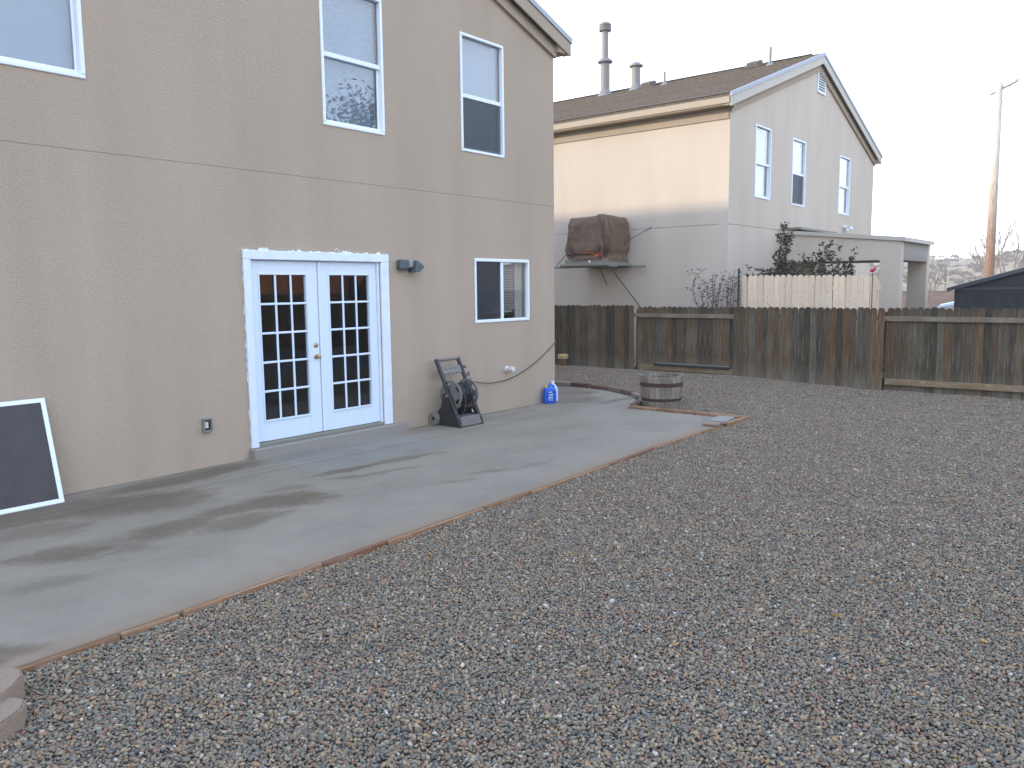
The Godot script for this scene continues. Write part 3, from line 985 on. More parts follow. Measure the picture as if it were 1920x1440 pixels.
# ------------------------------------------------------------------ patio
func patio_texture() -> ImageTexture:
	var w := 780
	var h := 360
	var n := FastNoiseLite.new()
	n.seed = 71
	n.frequency = 1.0
	n.fractal_octaves = 4
	# x, z, half length, half width, turn, strength
	var spots := [[2.7, 0.55, 0.85, 0.38, 0.1, 0.8], [3.35, 0.85, 0.75, 0.4, 0.35, 0.85], [3.9, 0.3, 0.7, 0.22, 0.0, 0.75], [4.55, 0.2, 0.6, 0.2, 0.0, 0.75], [3.7, 1.1, 0.35, 0.2, 0.2, 0.7], [2.5, 1.1, 0.4, 0.25, 0.3, 0.6],
		[3.2, 1.85, 0.5, 0.24, 0.15, 0.85], [3.75, 1.75, 0.4, 0.22, 0.1, 0.8], [4.2, 1.85, 0.5, 0.3, 0.35, 0.95], [3.65, 2.15, 0.45, 0.2, 0.1, 0.7], [4.55, 1.5, 0.3, 0.12, 0.2, 0.5],
		[2.35, 1.85, 0.4, 0.22, 0.25, 0.85], [2.72, 1.9, 0.2, 0.25, 0.0, 0.5], [2.05, 2.35, 0.3, 0.12, 0.3, 0.4],
		[5.45, 1.33, 0.6, 0.1, 0.12, 0.85], [6.1, 1.42, 0.55, 0.13, 0.1, 0.7], [5.2, 1.62, 0.3, 0.07, 0.5, 0.7], [5.55, 1.75, 0.35, 0.06, 0.2, 0.5],
		[6.2, 2.55, 0.3, 0.08, 0.3, 0.45], [6.7, 2.75, 0.35, 0.09, 0.2, 0.4], [5.6, 2.55, 0.25, 0.06, 0.5, 0.35],
		[11.1, 0.15, 0.6, 0.55, 0.0, 0.75], [11.7, -0.35, 0.8, 0.4, 0.3, 0.85], [12.2, -0.8, 0.5, 0.5, 0.0, 0.7], [11.4, 0.85, 0.6, 0.12, 0.1, 0.7], [10.4, 0.6, 0.5, 0.15, 0.0, 0.25],
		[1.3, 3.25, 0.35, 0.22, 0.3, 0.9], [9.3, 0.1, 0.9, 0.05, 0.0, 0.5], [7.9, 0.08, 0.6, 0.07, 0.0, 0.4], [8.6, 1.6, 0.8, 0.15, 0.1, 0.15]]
	var d := PackedByteArray()
	d.resize(w * h * 3)
	for j in h:
		for i in w:
			var x := 13.0 * (i + 0.5) / w
			var z := -2.5 + 6.2 * (j + 0.5) / h
			var n1 := n.get_noise_2d(x * 0.7, z * 0.9)
			var n2 := n.get_noise_2d(x * 3.0 + 30.0, z * 4.5)
			var n3 := n.get_noise_2d(x * 14.0 + 60.0, z * 14.0)
			var c := Vector3(0.36, 0.300, 0.225) * (1.0 + n1 * 0.14 + n2 * 0.07 + n3 * 0.06)
			if x > 5.12 and x < 7.1 and z < 1.22:
				c *= Vector3(0.96, 1.03, 1.10)
			var k := 0.0
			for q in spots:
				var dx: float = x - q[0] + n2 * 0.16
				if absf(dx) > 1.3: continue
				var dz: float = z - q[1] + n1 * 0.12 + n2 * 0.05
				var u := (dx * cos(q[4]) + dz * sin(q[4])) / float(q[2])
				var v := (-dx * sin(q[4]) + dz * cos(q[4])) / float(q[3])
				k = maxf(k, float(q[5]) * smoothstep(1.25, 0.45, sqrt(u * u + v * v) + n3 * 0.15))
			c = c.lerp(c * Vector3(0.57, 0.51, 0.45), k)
			# soil washed on to the slab along its outer edge
			var e := clampf(1.0 - (edge_z(x) - z) / (0.30 + n1 * 0.25), 0.0, 1.0) if x < 10.7 else 0.0
			c = c.lerp(Vector3(0.36, 0.23, 0.14), e * e * 0.65)
			var sc := Color(c.x, c.y, c.z).linear_to_srgb()
			var o := (j * w + i) * 3
			d[o] = int(clampf(sc.r, 0, 1) * 255.0)
			d[o + 1] = int(clampf(sc.g, 0, 1) * 255.0)
			d[o + 2] = int(clampf(sc.b, 0, 1) * 255.0)
	return ImageTexture.create_from_image(Image.create_from_data(w, h, false, Image.FORMAT_RGB8, d))

func patio() -> void:
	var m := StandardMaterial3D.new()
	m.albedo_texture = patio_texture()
	m.texture_repeat = false
	m.roughness = 0.88
	m.metallic_specular = 0.3
	detail(m, ntex(0.08, Color(0.68, 0.68, 0.68), Color(1, 1, 1), 61, 512, 5), 1.1)
	var p := Node3D.new()
	p.name = "patio"
	add_child(p)
	tag(p, "grey concrete patio with dark damp stains along the house", "patio", "", "structure")
	var g := 0.0015
	var front := func(x0: float, x1: float) -> Array:
		var r := [[x1, edge_z(x1)]]
		for i in range(EDGE.size() - 1, -1, -1):
			if EDGE[i][0] > x0 + 0.01 and EDGE[i][0] < x1 - 0.01: r.append(EDGE[i])
		r.append([x0, edge_z(x0)])
		return r
	var slabs := [
		[[0.7, -0.01], [5.12 - g, -0.01]] + front.call(0.7, 5.12 - g),
		[[5.12 + g, 0.0], [7.1 - g, 0.0], [7.1 - g, 1.22 - g], [5.12 + g, 1.22 - g]],
		[[5.12 + g, 1.22 + g], [7.1 - g, 1.22 + g]] + front.call(5.12 + g, 7.1 - g),
		[[7.1 + g, -0.01], [10.72 - g, -0.01]] + front.call(7.1 + g, 10.72 - g)]
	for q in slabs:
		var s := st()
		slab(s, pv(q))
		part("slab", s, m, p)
	var s2 := st()
	slab(s2, pv([[10.84, -2.4], [12.5, -2.4], [12.5, -0.9], [12.42, -0.1], [12.2, 0.33], [11.95, 0.80 - g], [10.72 + g, 0.42 - g], [10.72 + g, 0.0], [10.84, 0.0]]))
	part("slab", s2, m, p)
	var s3 := st()
	slab(s3, pv([[10.72 + g, 0.42 + g], [11.95, 0.80 + g], [11.42, 1.24], [10.75, 1.44], [10.72 + g, 1.44]]))
	part("slab", s3, m, p)

func slab(s: SurfaceTool, q: PackedVector2Array) -> void:
	var idx := Geometry2D.triangulate_polygon(q)
	var uv := func(a: Vector2) -> Vector2: return Vector2(a.x / 13.0, (a.y + 2.5) / 6.2)
	for t in range(0, idx.size(), 3):
		var a: Vector2 = q[idx[t]]
		var b: Vector2 = q[idx[t + 1]]
		var c: Vector2 = q[idx[t + 2]]
		tri(s, Vector3(a.x, 0, a.y), Vector3(b.x, 0, b.y), Vector3(c.x, 0, c.y), Vector3.UP, uv.call(a), uv.call(b), uv.call(c))
	var mid := Vector2.ZERO
	for a in q: mid += a / q.size()
	for i in q.size():
		var a: Vector2 = q[i]
		var b: Vector2 = q[(i + 1) % q.size()]
		var out := (a + b) / 2 - mid
		quad(s, Vector3(a.x, 0, a.y), Vector3(b.x, 0, b.y), Vector3(b.x, -0.1, b.y), Vector3(a.x, -0.1, a.y), Vector3(out.x, 0, out.y), uv.call(a), uv.call(b), uv.call(b), uv.call(a))

func patio_edging() -> void:
	var e := thing("patio_edging", "low redwood edging boards set between patio slab and gravel", "edging")
	var cuts := [[0.8, 1.95, 0], [1.96, 2.3, 1], [2.33, 3.35, 1], [3.37, 3.95, 2], [3.97, 5.1, 1], [5.11, 5.75, 0], [5.78, 7.2, 1], [7.23, 8.22, 2], [8.25, 9.5, 1], [9.52, 10.15, 0]]
	for c in cuts:
		var s := st()
		var a := Vector3(c[0], rng.randf_range(-0.058, -0.046), edge_z(c[0]) + 0.019 + rng.randf_range(0, 0.006))
		var b := Vector3(c[1], rng.randf_range(-0.058, -0.046), edge_z(c[1]) + 0.019 + rng.randf_range(0, 0.006))
		bar(s, a, b, 0.10, 0.027, 0.005, Vector3.BACK)
		part("edging_board", s, M.edging[c[2]], e)
	var t := thing("landscape_timber", "brown timber edging along the patio corner beside the half barrel", "timber edging")
	var runs := [[Vector3(10.80, 0, 1.46), Vector3(10.77, 0, 1.95), 1], [Vector3(10.77, 0, 1.97), Vector3(10.78, 0, 2.55), 0], [Vector3(10.78, 0, 2.57), Vector3(10.79, 0, 3.28), 1]]
	for r in runs:
		var s := st()
		bar(s, r[0] + Vector3(0, -0.002, 0), r[1] + Vector3(0, -0.002, 0), 0.08, 0.085, 0.01, Vector3.RIGHT)
		part("timber", s, M.edging[r[2]], t)
	var s4 := st()
	bar(s4, Vector3(10.18, -0.012, 3.315), Vector3(10.86, -0.004, 3.335), 0.085, 0.045, 0.006, Vector3.BACK)
	part("timber", s4, M.edging[1], t)
	# curved row of odd bricks behind the barrel
	var br := thing("brick_edging", "curved row of odd red and tan bricks round the patio's back corner", "brick edging")
	var path := [Vector3(10.80, 0, 1.50), Vector3(11.10, 0, 1.42), Vector3(11.47, 0, 1.28), Vector3(11.78, 0, 1.05), Vector3(12.05, 0, 0.78), Vector3(12.3, 0, 0.4), Vector3(12.50, 0, 0.0), Vector3(12.58, 0, -0.45), Vector3(12.6, 0, -0.9), Vector3(12.6, 0, -1.35), Vector3(12.6, 0, -1.8), Vector3(12.6, 0, -2.3)]
	for i in range(path.size() - 1):
		var s := st()
		var a: Vector3 = path[i]
		var b: Vector3 = path[i + 1]
		var g := (b - a).normalized() * 0.012
		var hh := rng.randf_range(0.1, 0.13)
		bar(s, a + g + Vector3(0, hh / 2 - 0.055, 0), b - g + Vector3(0, hh / 2 - 0.055, 0), 0.105, hh, 0.008, (b - a).cross(Vector3.UP).normalized().cross((b - a).normalized()))
		part("brick", s, M.bricks[[0, 3, 2, 1, 0, 3, 0, 2, 4, 0, 1][i]], br)
	# two grey pavers at the outer corner
	var pv1 := bx(Vector3(0, 0.025, 0), Vector3(0.47, 0.045, 0.23), 0.006)
	var o := part("concrete_paver", pv1, M.paver)
	o.position = Vector3(10.36, 0.003, 3.16)
	o.rotation.y = 0.15
	tag(o, "pale concrete paver lying flat at the patio's outer corner", "paver")
	var o2 := part("concrete_paver", bx(Vector3(0, 0.02, 0), Vector3(0.17, 0.034, 0.2), 0.006), M.edger)
	o2.position = Vector3(10.0, 0.003, 3.18)
	o2.rotation.y = 0.1
	tag(o2, "small brown paver block beside the pale corner paver", "paver")
	# scalloped edger blocks at the near left corner
	var labs := ["tan concrete edger block at the near patio corner, half buried in pebbles", "tan concrete edger block nearest the camera at the left edge", "tan concrete edger block hidden past the left edge of the patio"]
	var at := [[1.22, 3.82, 0.75], [1.12, 4.04, 0.45], [0.86, 3.6, 0.9]]
	for i in 3:
		var s := st()
		var prof := pv([[-0.16, -0.07], [0.16, -0.07], [0.2, -0.03], [0.19, 0.04], [0.12, 0.09], [0.0, 0.105], [-0.12, 0.09], [-0.19, 0.04], [-0.2, -0.03]])
		var small := PackedVector2Array()
		for q in prof: small.append(q * 0.93)
		extrude(s, prof, Vector3(0, -0.06, 0), Vector3.RIGHT, Vector3.BACK, Vector3(0, 0.135, 0))
		extrude(s, small, Vector3(0, 0.07, 0), Vector3.RIGHT, Vector3.BACK, Vector3(0, 0.016, 0))
		var b := part("edger_block", s, M.edger)
		b.position = Vector3(at[i][0], -0.035 * i, at[i][1])
		b.rotation.y = at[i][2]
		tag(b, labs[i], "edger block", "edger blocks at the patio corner")

# ------------------------------------------------------------------ the near house's doors, windows and fittings
func french_doors(h: Node3D) -> void:
	# local x = world x - house x
	var ox := h.position.x
	var c := st()
	var x0 := 5.09 - ox
	var x1 := 7.195 - ox
	box(c, Vector3((x0 + x1) / 2, 2.245, 0.018), Vector3(x1 - x0, 0.098, 0.034), 0.005)
	box(c, Vector3(x0 + 0.046, (0.112 + 2.196) / 2, 0.017), Vector3(0.092, 2.082, 0.032), 0.005)
	box(c, Vector3(x1 - 0.066, (0.112 + 2.196) / 2, 0.017), Vector3(0.132, 2.082, 0.032), 0.005)
	part("door_casing", c, M.white_paint, h)
	# over-brushed paint above the casing
	var sm := st()
	for i in 90:
		var x := lerpf(x0, x1, i / 90.0)
		var k := maxf(0.0, noise.get_noise_2d(x * 7.0, 3.0) + 0.12) * 0.05 + maxf(0.0, noise.get_noise_2d(x * 60.0, 13.0)) * 0.012
		if k > 0.003: box(sm, Vector3(x + 0.0118, 2.294 + k / 2, 0.003), Vector3(0.0236, k, 0.004), 0.0)
	for q in [[5.36, 2.318], [5.4, 2.325], [6.37, 2.33], [6.39, 2.345], [6.42, 2.322], [5.085, 1.6], [5.083, 1.25]]:
		box(sm, Vector3(q[0] - ox, q[1], 0.003), Vector3(0.016, 0.014, 0.004), 0.002)
	for i in 40:
		var y := 0.15 + 2.1 * i / 40.0
		var k := maxf(0.0, noise.get_noise_2d(y * 9.0, 23.0) - 0.05) * 0.02
		if k > 0.002: box(sm, Vector3(x0 - k / 2, y, 0.003), Vector3(k, 0.0525, 0.004), 0.0)
	part("paint_smear", sm, M.white_paint, h)
	var j := st()
	var a := 5.16 - ox
	var b := 7.05 - ox
	box(j, Vector3(a + 0.012, 1.165, -0.08), Vector3(0.024, 2.09, 0.158))
	box(j, Vector3(b - 0.012, 1.165, -0.08), Vector3(0.024, 2.09, 0.158))
	box(j, Vector3((a + b) / 2, 2.2, -0.08), Vector3(b - a, 0.02, 0.158))
	part("door_jamb", j, M.white_paint, h)
	var ws := st()
	box(ws, Vector3(b - 0.0255, 1.17, -0.075), Vector3(0.003, 2.03, 0.06))
	box(ws, Vector3((a + b) / 2, 2.1885, -0.075), Vector3(b - a - 0.06, 0.0025, 0.06))
	box(ws, Vector3(6.108 - ox, 1.17, -0.08), Vector3(0.006, 2.02, 0.05))
	part("gap_shadow_strip", ws, M.rubber, h)  # black strips put in as the shadow lines of the door gaps
	part("door_sill", b2(5.07 - ox, -0.08, 0.0, 7.4 - ox, 0.108, 0.11, 0.008), M.paver, h)
	part("threshold", b2(a, 0.108, -0.16, b, 0.15, 0.015, 0.006), M.galv, h)
	for side in 2:
		var l := (5.188 - ox) if side == 0 else (6.112 - ox)
		var r := (6.104 - ox) if side == 0 else (7.022 - ox)
		var y0 := 0.158
		var y1 := 2.186
		var gx0 := l + (0.125 if side == 0 else 0.165)
		var gx1 := r - (0.165 if side == 0 else 0.125)
		var gy0 := y0 + 0.235
		var gy1 := y1 - 0.155
		var zf := -0.028
		var zb := -0.072
		var f := st()
		box(f, Vector3((l + gx0) / 2, (y0 + y1) / 2, (zf + zb) / 2), Vector3(gx0 - l, y1 - y0, zf - zb), 0.003)
		box(f, Vector3((r + gx1) / 2, (y0 + y1) / 2, (zf + zb) / 2), Vector3(r - gx1, y1 - y0, zf - zb), 0.003)
		box(f, Vector3((gx0 + gx1) / 2, (y0 + gy0) / 2, (zf + zb) / 2), Vector3(gx1 - gx0, gy0 - y0, zf - zb - 0.002))
		box(f, Vector3((gx0 + gx1) / 2, (y1 + gy1) / 2, (zf + zb) / 2), Vector3(gx1 - gx0, y1 - gy1, zf - zb - 0.002))
		# raised bead round the lites
		for q in [[gx0 - 0.018, gx1 + 0.018, gy0 - 0.018, gy0 + 0.002], [gx0 - 0.018, gx1 + 0.018, gy1 - 0.002, gy1 + 0.018], [gx0 - 0.018, gx0 + 0.002, gy0 + 0.0025, gy1 - 0.0025], [gx1 - 0.002, gx1 + 0.018, gy0 + 0.0025, gy1 - 0.0025]]:
			box(f, Vector3((q[0] + q[1]) / 2, (q[2] + q[3]) / 2, zf + 0.004), Vector3(q[1] - q[0], q[3] - q[2], 0.014), 0.004)
		var d := part("door", f, M.door_paint, h)
		part("leaf_gap_shadow", b2(l + 0.002, y0 - 0.007, zb, r - 0.002, y0 - 0.0005, zf - 0.002), M.rubber, d)  # black strip put in for the dark shadow gap under the leaf
		if side == 0: d.set_meta("label", "white french door leaf with brass knob and deadbolt")
		if side == 1:
			part("astragal", b2(l - 0.002, y0, zf, l + 0.045, y1, zf + 0.016, 0.005), M.door_paint, d)
		var cw := (gx1 - gx0) / 3.0
		var ch := (gy1 - gy0) / 5.0
		for i in [1, 2]:
			part("muntin", b2(gx0 + cw * i - 0.0125, gy0, zf - 0.012, gx0 + cw * i + 0.0125, gy1, zf + 0.006, 0.005), M.door_paint, d)
		for i in [1, 2, 3, 4]:
			part("muntin", b2(gx0, gy0 + ch * i - 0.0125, zf - 0.012, gx1, gy0 + ch * i + 0.0125, zf + 0.0035, 0.005), M.door_paint, d)
		for i in 3:
			for k in 5:
				var s := st()
				for dz in [0.0, -0.012]:
					var tx := rng.randf_range(-0.0004, 0.0004)
					quad(s, Vector3(gx0 + cw * i, gy0 + ch * k, zf - 0.016 + dz + tx), Vector3(gx0 + cw * (i + 1), gy0 + ch * k, zf - 0.016 + dz - tx), Vector3(gx0 + cw * (i + 1), gy0 + ch * (k + 1), zf - 0.016 + dz - tx), Vector3(gx0 + cw * i, gy0 + ch * (k + 1), zf - 0.016 + dz + tx), Vector3.BACK)
				part("pane", s, M.glass, d)
		if side == 0:
			var out := Basis(Vector3.RIGHT, PI / 2)
			var kx := r - 0.055
			var k1 := st()
			lathe(k1, [Vector2(0.033, 0), Vector2(0.033, 0.006), Vector2(0.026, 0.010), Vector2(0.012, 0.012), Vector2(0.012, 0.034), Vector2(0.022, 0.042), Vector2(0.028, 0.055), Vector2(0.025, 0.066), Vector2(0.0, 0.071)], 16, Transform3D(out, Vector3(kx, 1.07, zf)))
			part("handle", k1, M.brass, d)
			var k2 := st()
			lathe(k2, [Vector2(0.031, 0), Vector2(0.031, 0.006), Vector2(0.024, 0.016), Vector2(0.012, 0.019), Vector2(0.0, 0.019)], 16, Transform3D(out, Vector3(kx, 1.205, zf)))
			part("deadbolt", k2, M.brass, d)

func slider_window(h: Node3D) -> void:
	var ox := h.position.x
	var x0 := 8.874 - ox
	var x1 := 10.151 - ox
	var y0 := 1.35
	var y1 := 2.285
	var f := 0.045
	var xm := (x0 + x1) / 2 + 0.0
	var s := st()
	box(s, Vector3(xm, y1 - f / 2, -0.02), Vector3(x1 - x0, f, 0.07), 0.006)
	box(s, Vector3(xm, y0 + f / 2, -0.02), Vector3(x1 - x0, f, 0.07), 0.006)
	for x in [x0 + f / 2 - 0.006, x1 - f / 2 + 0.006]:
		box(s, Vector3(x, (y0 + y1) / 2, -0.019), Vector3(f - 0.012, y1 - y0 - 2 * f, 0.074), 0.006)
	var w := part("window", s, M.white, h)
	w.set_meta("label", "small sliding window with half open blinds behind it")
	part("meeting_rail", b2(xm - 0.03, y0 + f, -0.05, xm + 0.03, y1 - f, -0.008, 0.005), M.white, w)
	part("pane", panes(x0 + 0.03, xm - 0.02, y0 + f, y1 - f, -0.04), M.glass, w)
	part("pane", panes(xm + 0.02, x1 - 0.03, y0 + f, y1 - f, -0.03), M.glass, w)
	part("insect_screen", b2(x0 + 0.034, y0 + f, -0.024, xm - 0.03, y1 - f, -0.023), M.screen_dark, w)
	part("blind", slats(x0 + 0.02, x1 - 0.22, y0 + 0.16, y1 - 0.02, -0.12, 0.5), M.blind_white, w)
	var rail := st()
	bar(rail, Vector3(x0 + 0.02, y0 + 0.14, -0.16), Vector3(x1 - 0.24, y0 + 0.15, -0.16), 0.018, 0.03, 0.003)
	part("blind_rail", rail, M.blind_white, w)
	# tilt wand and a curtain edge on the right
	part("wand", b2(x1 - 0.34, y0 + 0.15, -0.09, x1 - 0.334, y1 - 0.1, -0.084), M.blind_white, w)
	var cu := st()
	for i in 5:
		lathe(cu, [Vector2(0.02, 0), Vector2(0.02, y1 - y0)], 8, Transform3D(Basis(), Vector3(x1 - 0.17 + i * 0.035, y0, -0.14 + (i % 2) * 0.012)))
	part("curtain", cu, M.blind_white, w)

func near_house() -> void:
	var ox := 0.43
	var holes := [[5.16 - ox, 7.05 - ox, 0.11, 2.21], [8.874 - ox, 10.151 - ox, 1.35, 2.285], [2.36 - ox, 3.565 - ox, 3.79, 5.42], [6.257 - ox, 7.215 - ox, 3.775, 5.41], [8.643 - ox, 9.577 - ox, 3.765, 5.36]]
	var h := gable_house("house", "near tan stucco house with white french doors opening on the patio", Vector3(ox, 0, 0), holes, M.stucco)
	hung_window(h, holes[2][0], holes[2][1], 3.79, 5.42, 4.9, false)
	hung_window(h, holes[3][0], holes[3][1], 3.775, 5.41, 4.595, false)
	hung_window(h, holes[4][0], holes[4][1], 3.765, 5.36, 4.53, true)
	slider_window(h)
	french_doors(h)

func far_house() -> void:
	var ox := 16.46
	var holes := [[17.79 - ox, 18.68 - ox, 3.80, 5.39], [20.03 - ox, 20.93 - ox, 3.80, 5.39], [23.58 - ox, 24.53 - ox, 3.80, 5.38]]
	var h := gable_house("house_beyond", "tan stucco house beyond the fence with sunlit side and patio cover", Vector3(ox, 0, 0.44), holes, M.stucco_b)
	for i in 3:
		hung_window(h, holes[i][0], holes[i][1], 3.80, 5.39, 4.57, i == 1)
	# gable louvre
	var lv := st()
	var vx0 := 21.62 - ox
	var vx1 := 22.2 - ox
	for q in [[vx0, vx0 + 0.04, 6.76, 7.34], [vx1 - 0.04, vx1, 6.76, 7.34]]:
		box(lv, Vector3((q[0] + q[1]) / 2, 7.05, 0.015), Vector3(0.04, 0.58, 0.03), 0.004)
	for y in [6.745, 7.355]:
		box(lv, Vector3((vx0 + vx1) / 2, y, 0.016), Vector3(vx1 - vx0, 0.04, 0.034), 0.004)
	var vent := part("gable_vent", lv, M.white, h)
	part("vent_backing", b2(vx0 + 0.03, 6.76, 0.002, vx1 - 0.03, 7.34, 0.004), M.pipe_grey, vent)
	for i in 9:
		part("louver", bx(Vector3((vx0 + vx1) / 2, 6.79 + i * 0.063, 0.018), Vector3(vx1 - vx0 - 0.08, 0.008, 0.058), 0.0, Basis(Vector3.RIGHT, 0.95)), M.white, vent)
	# floodlight under the right window
	var fl := st()
	lathe(fl, [Vector2(0.05, 0), Vector2(0.05, 0.02), Vector2(0.02, 0.03), Vector2(0.02, 0.07)], 12, Transform3D(Basis(Vector3.RIGHT, PI / 2), Vector3(24.2 - ox, 3.47, 0.0)))
	for sx in [-1.0, 1.0]:
		lathe(fl, [Vector2(0.0, 0.0), Vector2(0.035, 0.01), Vector2(0.05, 0.08), Vector2(0.065, 0.14), Vector2(0.05, 0.13), Vector2(0, 0.11)], 12, Transform3D(Basis(Vector3.UP, sx * 0.7) * Basis(Vector3.RIGHT, PI / 2 + 0.4), Vector3(24.2 - ox + sx * 0.05, 3.47, 0.06)))
	part("floodlight", fl, M.white, h)
	# roof furniture on the near slope
	var m := (APEX - EAVE) / (HW / 2)
	var top := func(x: float) -> float: return APEX + 0.22 - (HW / 2 - x) * m
	var cx := 4.75
	var y0: float = top.call(cx)
	var ch := st()
	lathe(ch, [Vector2(0.27, -0.15), Vector2(0.17, 0.06), Vector2(0.14, 0.12), Vector2(0.14, 0.86)], 16, Transform3D(Basis(), Vector3(cx, y0, -6.1)))
	lathe(ch, [Vector2(0.15, 0.86), Vector2(0.23, 0.9), Vector2(0.22, 0.95), Vector2(0.12, 1.02)], 16, Transform3D(Basis(), Vector3(cx, y0, -6.1)))
	lathe(ch, [Vector2(0.10, 1.0), Vector2(0.10, 1.82)], 16, Transform3D(Basis(), Vector3(cx, y0, -6.1)))
	for k in 4:
		lathe(ch, [Vector2(0.0, 1.79 + k * 0.05), Vector2(0.18, 1.79 + k * 0.05), Vector2(0.185, 1.825 + k * 0.05), Vector2(0.0, 1.83 + k * 0.05)], 16, Transform3D(Basis(), Vector3(cx, y0, -6.1)))
	lathe(ch, [Vector2(0.185, 1.975), Vector2(0.13, 2.02), Vector2(0.0, 2.03)], 16, Transform3D(Basis(), Vector3(cx, y0, -6.1)))
	var c1 := part("chimney_flue", ch, M.pipe_grey, h)
	c1.set_meta("label", "tall metal flue with ribbed cap on the roof")
	var c2 := st()
	var y1: float = top.call(4.75)
	lathe(c2, [Vector2(0.25, -0.13), Vector2(0.15, 0.05), Vector2(0.13, 0.12), Vector2(0.13, 0.58), Vector2(0.2, 0.6), Vector2(0.2, 0.64), Vector2(0.08, 0.72), Vector2(0.0, 0.73)], 16, Transform3D(Basis(), Vector3(4.75, y1, -5.05)))
	part("chimney_flue", c2, M.pipe_grey, h).set_meta("label", "short metal flue with flat cap on the roof")
	for q in [[4.55, -4.02, 0.32], [4.55, -1.0, 0.42]]:
		var p := st()
		var yy: float = top.call(q[0])
		lathe(p, [Vector2(0.14, -0.06), Vector2(0.06, 0.03), Vector2(0.035, 0.05), Vector2(0.035, q[2]), Vector2(0.0, q[2])], 10, Transform3D(Basis(), Vector3(q[0], yy, q[1])))
		part("vent_pipe", p, M.pipe_grey, h)
	for q in [[4.72, -4.62], [4.8, -1.52]]:
		var yy: float = top.call(q[0])
		var v := st()
		var bs := Basis(Vector3.BACK, atan(m))
		box(v, Vector3(q[0], yy + 0.05, q[1]), Vector3(0.34, 0.15, 0.34), 0.03, bs)
		box(v, Vector3(q[0], yy + 0.01, q[1]), Vector3(0.5, 0.02, 0.5), 0.0, bs)
		part("roof_vent", v, M.shingle, h)
	# patio cover
	var pc := st()
	var lx := 19.4 - ox
	var rx := 22.1 - ox
	# side beam: slopes down towards the yard; z local = world - 0.44
	extrude(pc, pv([[0.0, 2.40], [2.27, 2.38], [2.27, 0.0], [2.7, 0.0], [2.7, 2.78], [0.0, 3.06]]), Vector3(lx, 0, 0), Vector3.BACK, Vector3.UP, Vector3(0.25, 0, 0))
	var cover := part("patio_cover", pc, M.stucco_b, h)
	var pc2 := st()
	extrude(pc2, pv([[0.0, 2.40], [2.27, 2.38], [2.27, 0.0], [2.7, 0.0], [2.7, 2.78], [0.0, 3.06]]), Vector3(rx - 0.25, 0, 0), Vector3.BACK, Vector3.UP, Vector3(0.25, 0, 0))
	part("side_wall", pc2, M.stucco_b, cover)
	var x := lx + 0.26
	while x < rx - 0.3:
		var bw := 0.148
		part("siding_board", bx(Vector3(x + bw / 2, 2.58, 2.69), Vector3(bw - 0.008, 0.42, 0.024), 0.004), M.siding, cover)
		x += bw
	part("front_beam", b2(lx + 0.25, 2.40, 2.5, rx - 0.25, 2.76, 2.675), M.stucco_b, cover)
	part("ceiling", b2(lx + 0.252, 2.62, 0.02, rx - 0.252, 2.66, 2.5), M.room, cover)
	var rf := st()
	extrude(rf, pv([[0.0, 3.06], [2.78, 2.772], [2.78, 2.86], [0.0, 3.15]]), Vector3(lx - 0.05, 0.004, 0), Vector3.BACK, Vector3.UP, Vector3(rx - lx + 0.1, 0, 0))
	part("cover_roof", rf, M.fascia_pale, cover)
	part("flashing", b2(lx - 0.04, 3.15, 0.002, rx, 3.2, 0.5), M.galv, cover)

func off_camera_house() -> void:
	gable_house("added_shade_house", "unseen tan stucco house added left of the near house to shade the yard", Vector3(-15.7, 0, 0), [], M.stucco)  # unseen house, added so that it keeps the sun off the yard

